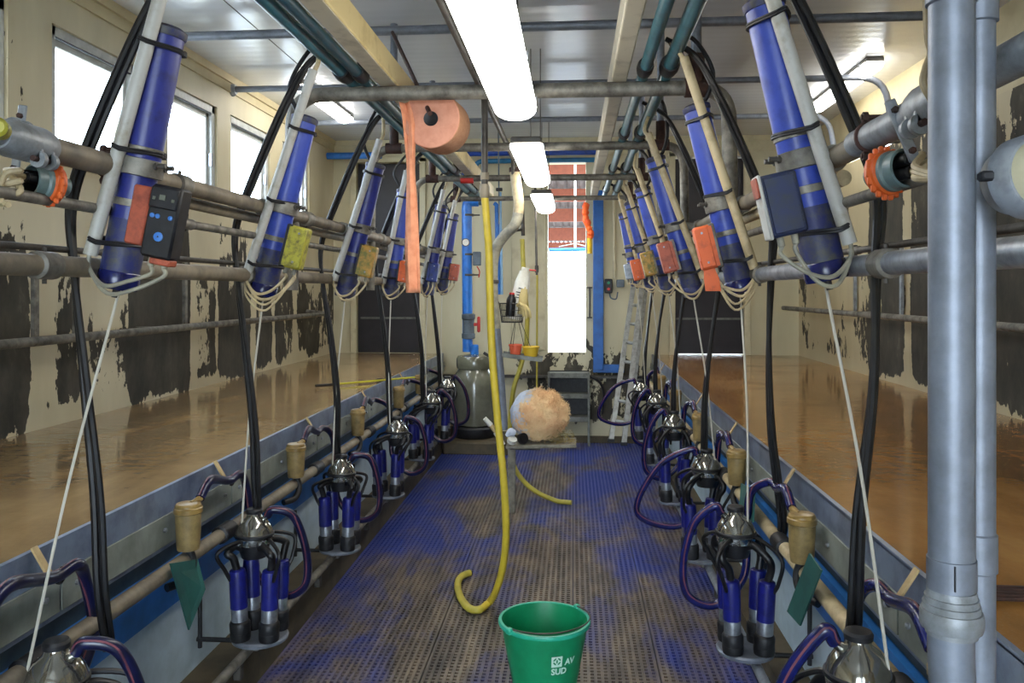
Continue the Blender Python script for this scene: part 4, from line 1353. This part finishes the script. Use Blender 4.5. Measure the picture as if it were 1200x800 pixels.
b = MB(); b.box(onY(561, 380, Yb - .02), (.03, .03, .15), 'red', bev=.01); b.box(onY(556, 380, Yb - .01), (.05, .02, .03), 'red', bev=.004); b.build('red_handle', t)

def bp(label, pts, r, m, y, fil=.08):
    MB().tube(fillet([onY(px, py, y) for px, py in pts], fil), r, m, 14).build('wall_pipe', label=label, cat='pipe', group='blue pipes on the end wall')
bp('bright blue pipe running above the left door', [(366, 183), (447, 182)], .033, 'bluepipe', 7.95)
bp('deep blue pipe running across the end wall top then down at its left', [(708, 178), (543, 180), (545, 215)], .027, 'bluepipedk', 7.95)
bp('sea-blue pipe beneath the deep blue one with an elbow at its left', [(707, 187), (557, 189), (556, 212)], .024, 'tealpipe', 7.98)
bp('blue pipe dropping behind the fat grey hose', [(579, 238), (582, 240), (584, 345)], .02, 'bluepipe', 7.95)
bp('pale blue pipe dropping behind the fat grey hose', [(586, 225), (588, 345)], .014, 'palebluepipe', 7.95)
b = MB(); b.tube([Vector((onY(584, 165, 7.6).x, 7.6, CZ)), onY(585, 262, 7.6)], .007, 'greyplastic', 8); b.box(onY(585, 222, 7.6), (.06, .03, .03), 'blackmat', bev=.004)
b.build('threaded_rod', label='thin grey rod with dark nut between blue pipes', cat='rod')
# white leaf panel left of opening
b = MB(); b.box(((-.62 - .27) / 2, END - .012, 1.86), (.33, .02, 1.9), 'panelw' if 'panelw' in M else 'doorframe', bev=.004)
b.build('wall_panel', label='pale flat panel on the end wall left of the opening', cat='panel')

# blue post
b = MB(); x0, x1 = onY(695, 300, END - .03).x, onY(707, 300, END - .03).x
b.box(((x0 + x1) / 2, END - .04, 1.60), (x1 - x0, .06, 1.75), 'bluetrim', bev=.004)
b.box(((x0 + x1) / 2 + .10, END - .03, .735), (.30, .04, .08), 'bluetrim', bev=.004)
b.build('blue_post', label='blue painted post right of the bright opening', cat='post')

# tank (milk receiver)
c = onY(556, 505, 7.72); cx = c.x
t = thing('receiver_tank', 'smoky grey-green tank with domed shoulders beneath the blue pipe', 'tank', (cx, 7.72, .0))
MB().lathe([(.14, .22), (.19, .25), (.202, .32), (.205, .45), (.202, .62), (.19, .70), (.16, .75), (.15, .77)], (cx, 7.72, 0), 'tank', (0, 0, 1), 40).build('vessel', t)
MB().lathe([(.15, .765), (.165, .77), (.170, .80), (.170, .86), (.155, .885), (.05, .90)], (cx, 7.72, 0), 'tank', (0, 0, 1), 36).build('lid', t)
MB().lathe([(.19, .13), (.205, .15), (.21, .22), (.195, .235)], (cx, 7.72, 0), 'blackmat', (0, 0, 1), 36).build('base_ring', t)
MB().lathe([(.03, 0), (.04, .02), (.04, .10), (.03, .11)], (cx, 7.72, .88), 'bluepipe', (0, 0, 1), 18).build('inlet_socket', t)
MB().tube(catmull([(cx + .1, 7.62, .92), (cx + .19, 7.6, .86), (cx + .24, 7.6, .76), (cx + .26, 7.6, .70)], 6), .014, 'blackmat', 10).build('black_hose', t)
slab_t = MB().box((cx + .05, 7.72, .065), (.62, .6, .13), 'skirt', bev=.02)
slab_t.build('tank_plinth', label='low brown concrete plinth carrying the smoky tank', cat='plinth')

# wash station: hanging basket and tray
Yk = 5.5
t = thing('wire_basket', 'dark wire basket of bottles hung in the pit middle', 'basket', onY(601, 378, Yk))
c = onY(600, 365, Yk)
b = MB(); rx, ry = .085, .06
def ell(cc, sx, sy, z, n=28):
    return [Vector((cc.x + sx * cos(2 * pi * i / n), cc.y + sy * sin(2 * pi * i / n), z)) for i in range(n + 1)]
b.tube(ell(c, .088, .062, c.z + .055), .0035, 'black', 6, caps=False)
b.tube(ell(c, .082, .058, c.z + .01), .002, 'black', 5, caps=False)
b.tube(ell(c, .076, .054, c.z - .03), .002, 'black', 5, caps=False)
b.tube(ell(c, .070, .050, c.z - .07), .0035, 'black', 6, caps=False)
b.build('wire_rings', t)
b = MB()
A = ell(c, .088, .062, c.z + .055, 32); Bq = ell(c, .070, .050, c.z - .07, 32)
for p, q_ in zip(A[:-1], Bq[:-1]):
    b.tube([p, q_], .0016, 'black', 5)
for i in range(-3, 4):
    yy = c.y + i * .014
    b.tube([(c.x - .06, yy, c.z - .07), (c.x + .06, yy, c.z - .07)], .0016, 'black', 5)
b.build('wire_ribs', t)
MB().tube([c + Vector((-.085, 0, .055)), onY(583, 352, 5.42)], .004, 'black', 6).build('hanging_arm', t)
def bottle(name, label, base, top, r, m, capm=None, neck=.35, grp='bottles in the wire basket'):
    d = (top - base); L = d.length; ax = d.normalized()
    t = thing(name, label, 'bottle', base, grp)
    MB().lathe([(r * .92, 0), (r, .006), (r, L * .68), (r * .9, L * .76), (r * neck, L * .88), (r * neck, L * .93)], base, m, ax, 20).build('bottle_body', t)
    MB().lathe([(r * .5, L * .90), (r * .52, L * .905), (r * .52, L), (r * .45, L * 1.01)], base, capm or m, ax, 16).build('cap', t)
    return t, ax, L
ba = onY(603, 362, Yk + .02); ba.z = c.z - .05
bt_, ax_, L_ = bottle('squirt_bottle', 'tilted white bottle with printed label, tallest in the basket', ba, onY(616, 314, Yk + .02), .052, 'bottle', 'bottle', .7)
sd_ = ax_.cross(Vector((0, 1, 0))).normalized()
for h_, w_ in ((.52, .05), (.47, .035), (.42, .045), (.60, .03)):
    cc = ba + ax_ * (L_ * h_) + Vector((0, -.0525, 0))
    MB().box(cc, (w_, .002, .006), 'blackmat', rotY(math.atan2(ax_.x, ax_.z)), bev=0).build('print_line', bt_)
bottle('squirt_bottle', 'cream bottle standing right in the basket', onY(611, 368, Yk - .01), onY(614, 336, Yk - .01), .034, 'cream', 'cream', .8)
b1 = onY(598, 370, Yk - .02)
bottle('spray_bottle', 'black bottle with a red cap in the basket', b1, onY(600, 343, Yk - .02), .034, 'black', 'red', .6)
b = MB()
for i, (dx, dz, ln) in enumerate(((0, 0, .07), (.018, -.01, .075), (.034, -.015, .06), (.046, -.03, .05))):
    p = onY(612, 358, Yk - .05) + Vector((dx - .03, -.01 * (i % 2), dz))
    b.tube(catmull([p, p + Vector((.02, -.02, .012)), p + Vector((.035, -.025, -.02)), p + Vector((.04, -.02, -ln))], 5), [.014, .012, .010, .008], 'cream', 8)
b.build('rubber_glove', label='limp cream rubber glove over the basket edge', cat='glove')
# tray hung below
ty = 5.48
t = thing('hanging_shelf', 'dark narrow shelf hung on cords below the wire basket', 'shelf', onY(612, 425, ty))
tc = onY(612, 419, ty)
b = MB(); b.box(tc, (.27, .16, .012), 'rackdark', rotY(.12), bev=.003); b.box(tc + Vector((0, -.08, .008)), (.27, .006, .028), 'rackdark', rotY(.12), bev=.001); b.box(tc + Vector((0, .08, .008)), (.27, .006, .028), 'rackdark', rotY(.12), bev=.001)
b.build('shelf_tray', t)
for (a_, b_) in (((603, 378), (596, 415)), ((604, 378), (600, 416)), ((608, 378), (617, 418)), ((611, 378), (626, 418))):
    MB().tube([onY(*a_, ty), onY(*b_, ty)], .0022, 'black', 5).build('cord', t)
for px, py, m_, r_, lab in ((604, 409, 'redtub', .043, 'small coral-red tub on the hanging shelf'), (622, 408, 'yellowtub', .055, 'small yellow tub on the hanging shelf')):
    p = onY(px, py, ty + .01); p.z = tc.z + .009 + (.012 if px < 610 else -.0)
    u = thing('tub', lab, 'tub', p, 'tubs on the hanging shelf')
    MB().lathe([(r_ * .78, 0), (r_ * .8, .004), (r_, .062), (r_ * .94, .062), (r_ * .75, .01), (.001, .01)], p, m_, (0, 0, 1), 24).build('tub_body', u)
    MB().lathe([(r_, .056), (r_ * 1.08, .058), (r_ * 1.08, .066), (r_, .068), (r_ * .95, .062)], p, m_, (0, 0, 1), 24, True).build('tub_rim', u)

# board with wood wool
Yw = 5.5
bc = onY(633, 519, Yw)
bz = bc.z
t = thing('board_shelf', 'weathered grey board on the pipe post holding the fluffy ball', 'shelf', (bc.x, Yw, 0))
b = MB(); b.box((bc.x + .01, Yw, bz), (.46, .26, .022), 'wood', rotY(-.03), bev=.004); b.build('board', t)
MB().box((onY(603, 545, Yw).x - .02, Yw + .02, bz / 2), (.05, .05, bz - .02), 'wood', bev=.004).build('leg', t)
MB().box((bc.x - .1, Yw + .0, bz - .03), (.2, .04, .03), 'darkpipe', bev=.003).build('cleat', t)
# ball: fluffy, displaced sphere with strands
wc = onY(634, 486, Yw); wr = .178
t = thing('wood_wool_bale', 'fluffy peach ball of wood wool bursting from a white bag', 'wood wool', (wc.x, Yw, bz + .012))
bm = bmesh.new(); bmesh.ops.create_icosphere(bm, subdivisions=5, radius=1)
from mathutils import noise as mn
vs = []
for v in bm.verts:
    n_ = v.co.normalized()
    d = .97 + .14 * mn.noise(n_ * 2.2) + .08 * mn.noise(n_ * 6) + .05 * mn.noise(n_ * 15)
    p = Vector((n_.x * .175 * d, n_.y * .15 * d, n_.z * .165 * d))
    vs.append(wc + p)
bm.faces.ensure_lookup_table()
b = MB(); b.add(vs, [[v.index for v in f.verts] for f in bm.faces], 'wool'); bm.free()
random.seed(3)
b.build('wool_mass', t, sharp=80)
b = MB()
for i in range(3800):
    u = random.uniform(-.9, 1); a = random.uniform(0, 2 * pi); q = math.sqrt(max(0, 1 - u * u))
    n_ = Vector((q * cos(a), q * sin(a), u))
    if n_.y > .5:
        continue
    d = .97 + .14 * mn.noise(n_ * 2.2) + .08 * mn.noise(n_ * 6)
    p = wc + Vector((n_.x * .175 * d, n_.y * .15 * d, n_.z * .165 * d))
    tg = n_.cross(Vector((random.uniform(-1, 1), random.uniform(-1, 1), random.uniform(-1, 1)))).normalized()
    L = random.uniform(.015, .045)
    b.tube([p - n_ * .004, p + tg * L * .5 + n_ * random.uniform(.004, .014), p + tg * L + n_ * random.uniform(-.002, .022)], .0011, 'wool', 3, caps=False)
o = b.build('loose_strands', t); o['kind'] = 'stuff'
# bag behind / left
b = MB(); bm = bmesh.new(); bmesh.ops.create_uvsphere(bm, u_segments=36, v_segments=20, radius=1)
vs = []
for v in bm.verts:
    n_ = v.co.normalized()
    d = 1 + .06 * mn.noise(n_ * 3 + Vector((5, 0, 0))) + .03 * abs(mn.noise(n_ * 9))
    vs.append(wc + Vector((-.035, .03, -.002)) + Vector((n_.x * .172 * d, n_.y * .15 * d, n_.z * .172 * d)))
fs = [[v.index for v in f.verts] for f in bm.faces if sum(v.co.x for v in f.verts) / len(f.verts) < .15]
b.add(vs, fs, 'bag'); bm.free(); b.build('white_bag', t)
b = MB()
p = onY(604, 508, Yw - .12)
b.tube(catmull([p, p + Vector((-.03, 0, .01)), p + Vector((-.06, .0, -.015))], 5), [.02, .028, .012], 'bag', 10); b.build('bag_tail', t)
# straw bits on board
b = MB(); sc = onY(662, 512, Yw - .05)
for i in range(140):
    p = sc + Vector((random.uniform(-.09, .06), random.uniform(-.05, .07), 0)); h = random.random() ** 2 * .08
    p.z = bz + .013 + h
    d = Vector((random.uniform(-1, 1), random.uniform(-1, 1), random.uniform(-.5, .7))).normalized() * random.uniform(.02, .05)
    q2 = p + d; q2.z = max(q2.z, bz + .013)
    b.tube([p, q2], .0016, 'straw', 4)
b.build('straw', label='loose straw heaped at the right end of the board', cat='straw', kind='stuff')
# brush
t = thing('brush', 'white-handled brush lying at the left of the board', 'brush', onY(580, 515, 5.4))
MB().tube([onY(568, 490, 5.36), onY(575, 498, 5.37)], [.014, .018], 'bottle', 12).build('handle_tip', t)
MB().tube([onY(574, 497, 5.37), onY(583, 508, 5.38)], [.016, .015], 'brushtan', 12).build('handle', t)
MB().tube([onY(581, 506, 5.38), onY(590, 521, 5.38)], [.02, .014], 'bottle', 12).build('head', t)
t = thing('tape_roll', 'small white and black roll lying at the board front edge', 'roll', onY(601, 519, 5.36))
c = onY(600, 516, 5.37); c.z = bz + .04
MB().lathe([(.012, -.014), (.030, -.014), (.030, .014), (.012, .014)], c, 'bottle', (.3, -.5, .8), 20).build('white_roll', t)
MB().lathe([(.018, -.012), (.036, -.012), (.036, .012), (.018, .012)], c + Vector((.07, .01, .01)), 'black', (.6, -.7, .2), 20).build('black_roll', t)

# ladder leaning against the end wall
t = thing('ladder', 'aluminium double ladder leaning against the end wall by the right kerb', 'ladder', (.5, 7.5, 0))
def stile(pa, pb, ya, yb, w=.022, d=.055):
    A_ = onY(*pa, ya); B_ = onY(*pb, yb); A_.z = max(A_.z, .016)
    dd = B_ - A_
    b = MB(); b.prism([A_ + Vector((-w, -d / 2, 0)), A_ + Vector((w, -d / 2, 0)), A_ + Vector((w, d / 2, 0)), A_ + Vector((-w, d / 2, 0))], dd, 'alu')
    return b, A_, B_
b, l0, l1 = stile((716, 516), (742, 336), 7.5, 7.98); b.build('stile', t)
b, r0, r1 = stile((731, 520), (752, 336), 7.4, 7.9); b.build('stile', t)
for i in range(1, 8):
    f = i / 8
    p, q_ = l0.lerp(l1, f), r0.lerp(r1, f)
    MB().tube([p, q_], .016, 'alu', 8).build('rung', t)
b, m0, m1 = stile((741, 470), (757, 340), 7.7, 8.0, .016, .04); b.build('rear_stile', t)
for p in (l0, r0):
    MB().box(p + Vector((0, 0, .004)), (.06, .07, .03), 'blackmat', bev=.005).build('foot', t)

# step rack
t = thing('step_rack', 'dark metal three-tread step rack against the end wall under the opening', 'steps', (onY(667, 495, 7.9).x, 7.9, .17))
x0, x1 = onY(643, 440, 7.9).x, onY(690, 440, 7.9).x
z0, z1 = onY(667, 495, 7.9).z, onY(667, 436, 7.9).z
for x in (x0, x1):
    MB().box((x, 7.9, (z0 + z1) / 2), (.022, .03, z1 - z0), 'rackdark', bev=.003).build('upright', t)
for py, h in ((440, .05), (464, .045), (491, .05)):
    MB().box(((x0 + x1) / 2, 7.97, onY(667, py, 7.9).z), (x1 - x0, .16, h), 'rackdark', bev=.004).build('tread', t)
MB().box(((x0 + x1) / 2, 8.07, (z0 + z1) / 2), (x1 - x0, .012, z1 - z0), 'blackmat').build('back_plate', t)
for x in (x0, x1):
    MB().box((x, 7.93, z0 / 2), (.022, .03, z0), 'rackdark').build('leg', t)
b = MB(); b.tube(catmull([onY(690, 440, 7.95), onY(703, 448, 7.95), onY(708, 465, 7.95), onY(706, 485, 7.95)], 6), .012, 'black', 8)
b.build('black_hose', label='black hose curving down right of the step rack', cat='hose')

# switches
t = thing('wall_switch', 'black motor switch with green and red buttons on the end wall', 'switch', onY(713, 344, END - .05))
c = onY(713, 335, END - .05)
MB().box(c, (.075, .07, .14), 'blackmat', bev=.008).build('box', t)
MB().lathe([(.014, 0), (.014, .012)], c + Vector((0, -.035, .03)), 'keygreen' if 'keygreen' in M else 'bucket', (0, -1, 0), 14).build('green_button', t)
MB().lathe([(.014, 0), (.014, .012)], c + Vector((0, -.035, -.03)), 'red', (0, -1, 0), 14).build('red_button', t)
MB().tube(catmull([c + Vector((.01, -.01, -.07)), onY(716, 349, END - .06), onY(722, 350, END - .06), onY(724, 342, END - .06)], 6), .007, 'greyplastic', 8).build('cable', t)
t = thing('junction_box', 'grey junction box with conduit above, right of the black switch', 'box', onY(727, 339, END - .05))
MB().box(onY(727, 332, END - .035), (.075, .05, .075), 'greyplastic', bev=.006).build('box', t)
MB().tube([onY(720, 325, END - .03), onY(719, 195, END - .03)], .014, 'doorframe', 10).build('conduit', t)
# rod on wall right of opening
b = MB(); b.tube([onY(691, 336, END - .03), onY(691, 372, END - .03)], .008, 'darkpipe', 8); b.box(onY(691, 337, END - .02), (.05, .03, .012), 'darkpipe'); b.box(onY(691, 372, END - .02), (.05, .03, .012), 'darkpipe')
b.build('latch_rod', label='thin dark latch rod beside the bright opening', cat='rod')
# orange cloth with yellow handle
t = thing('electric_prod', 'crumpled orange cloth hanging with a yellow handle before the blue post', 'cloth', onY(691, 297, 7.0))
P = [onY(687, 238, 7.0), onY(686, 250, 7.0), onY(688, 262, 7.0), onY(692, 272, 7.0), onY(691, 279, 7.0)]
PP = catmull(P, 6)
b = MB()
for kx in range(3):
    q = [p + Vector((.012 * mn.noise(p * 40 + Vector((kx, 0, 0))), .015 * (kx - 1), 0)) for p in PP]
    rs = [.018 + .022 * abs(mn.noise(p * 23 + Vector((kx * 3, 0, 0)))) for p in PP]
    b.tube(q, rs, 'orangecloth', 9)
b.build('cloth', t, sharp=20)
MB().tube([onY(691, 277, 7.0), onY(691, 297, 7.0)], .02, 'handle', 12).build('yellow_handle', t)
MB().tube([onY(687, 239, 7.0), onY(687, 229, 7.02)], .003, 'wire', 6).build('hook_wire', t)

# yellow stick on the left platform
A_ = onZ(370, 452, PZ + .016); m0 = onZ(393, 450, PZ + .016); m1 = onZ(445, 445, PZ + .016); B_ = onZ(486, 442, PZ + .016)
t = thing('stock_stick', 'thin yellow stick with black grip lying on the left platform', 'stick', m1)
MB().tube([A_, m0], .009, 'black', 10).build('grip', t)
MB().tube([m0, B_], .0065, 'handlegreen', 10).build('shaft', t)
MB().lathe([(.010, -.03), (.014, 0), (.010, .03)], m1, 'black', (B_ - A_).normalized(), 12).build('collar', t)

# drain grate on the right platform
b = MB(); c = onZ(1176, 700, PZ)
for i in range(5):
    b.tube([c + Vector((-.10, -.04 + .018 * i, .012)), c + Vector((.08, -.045 + .018 * i, .012))], .004, 'rust', 6)
b.lathe([(.016, 0), (.018, .01), (.01, .024)], c + Vector((-.02, .06, .0)), 'rust', (0, 0, 1), 12)
b.build('drain_grate', label='small dark drain grate with knob on the right platform', cat='grate')

# ================================================================== BUCKET
bxp = onY(638, 724, 3.07); BX, BY = bxp.x, 3.07
t = thing('bucket', 'green plastic bucket with wire handle and white printing on the pit floor', 'bucket', (BX, BY, .016))
H = .265; R0, R1 = .112, .163; zb = .016
prof = [(.001, 0), (R0 - .004, 0), (R0, .004)]
for i in range(1, 12):
    f = i / 12
    prof.append((R0 + (R1 - R0) * f ** .92, H * f))
prof += [(R1, H - .002), (R1 - .004, H - .002)]
for i in range(11, 0, -1):
    f = i / 12
    prof.append((R0 + (R1 - R0) * f ** .92 - .004, H * f))
prof += [(R0 - .006, .008), (.001, .008)]
MB().lathe(prof, (BX, BY, zb), 'bucket', (0, 0, 1), 64).build('bucket_body', t)
ringp = [Vector((BX + (R1 + .003) * cos(2 * pi * i / 64), BY + (R1 + .003) * sin(2 * pi * i / 64), zb + H - .004)) for i in range(65)]
b = MB(); b.lathe([(R1 - .004, H - .012), (R1 + .007, H - .014), (R1 + .009, H - .006), (R1 + .006, H + .001), (R1 - .004, H + .001)], (BX, BY, zb), 'rim', (0, 0, 1), 64, True); b.build('rim', t)
# handle lugs and wire lying on the front rim
la = 3.93; lb = la + pi          # lug angles: front left and back right
A_ = Vector((BX + (R1 + .008) * cos(la), BY + (R1 + .008) * sin(la), zb + H - .005)); B_ = Vector((BX + (R1 + .008) * cos(lb), BY + (R1 + .008) * sin(lb), zb + H - .005))
for p in (A_, B_):
    MB().box(p + Vector((0, 0, .004)), (.022, .022, .022), 'rim', Matrix.Rotation(la, 3, 'Z'), bev=.004).build('handle_lug', t)
pts = []
for i in range(25):
    f = i / 24; a = la + (lb - la) * f
    rr_ = R1 + .002 + .006 * sin(pi * f)
    pts.append(Vector((BX + rr_ * cos(a), BY + rr_ * sin(a), zb + H + .006 + .010 * sin(pi * f))))
MB().tube([A_ + Vector((0, 0, .01))] + pts + [B_ + Vector((0, 0, .01))], .0028, 'wire', 8).build('wire_handle', t)


def wrap(x, z, off=.0012):
    """flat (x along the wall, z height) onto the bucket side, x measured from the side facing the camera"""
    f = max(0.02, min(1, z / H)); r = R0 + (R1 - R0) * f ** .92 + off
    a = -pi / 2 + x / .145
    return Vector((BX + r * cos(a), BY + r * sin(a), zb + z))


def textmesh(body, size, x0, z0, slant=0):
    cu = bpy.data.curves.new('txt', 'FONT'); cu.body = body; cu.size = size
    cu.resolution_u = 3; cu.offset = size * .035
    ob = bpy.data.objects.new('txt', cu); COL.objects.link(ob)
    bpy.context.view_layer.update()
    me = bpy.data.meshes.new_from_object(ob.evaluated_get(bpy.context.evaluated_depsgraph_get()))
    vs = [wrap(x0 + v.co.x, z0 + v.co.y) for v in me.vertices]; fs = [list(p.vertices) for p in me.polygons]
    bpy.data.objects.remove(ob); bpy.data.curves.remove(cu); bpy.data.meshes.remove(me)
    return vs, fs
b = MB()
vs, fs = textmesh('SUD', .032, .030, .118); b.add(vs, fs, 'print')
vs, fs = textmesh('AV', .032, .082, .150); b.add(vs, fs, 'print')
b.build('printed_letters', t)
b = MB()
def patch(x0, x1, z0, z1, m, off):
    n = 6; v = []; f_ = []
    for i in range(n + 1):
        for z in (z0, z1):
            v.append(wrap(x0 + (x1 - x0) * i / n, z, off))
    for i in range(n):
        f_.append([2 * i, 2 * i + 2, 2 * i + 3, 2 * i + 1])
    b.add(v, f_, m)
patch(.030, .070, .146, .186, 'print', .0010)
# dark leaves inside the square logo
for cx_, cz_, ang_ in ((.0415, .1755, .8), (.0585, .1755, -.8), (.0415, .1605, -.8), (.0585, .1605, .8), (.050, .168, 1.57)):
    v = []; n = 14
    for i in range(n):
        a = 2 * pi * i / n
        ex, ez = .0075 * cos(a), .0030 * sin(a)
        v.append(wrap(cx_ + ex * cos(ang_) - ez * sin(ang_), cz_ + ex * sin(ang_) + ez * cos(ang_), .0016))
    b.add(v, [list(range(n))], 'bucket')
b.build('square_logo', t)
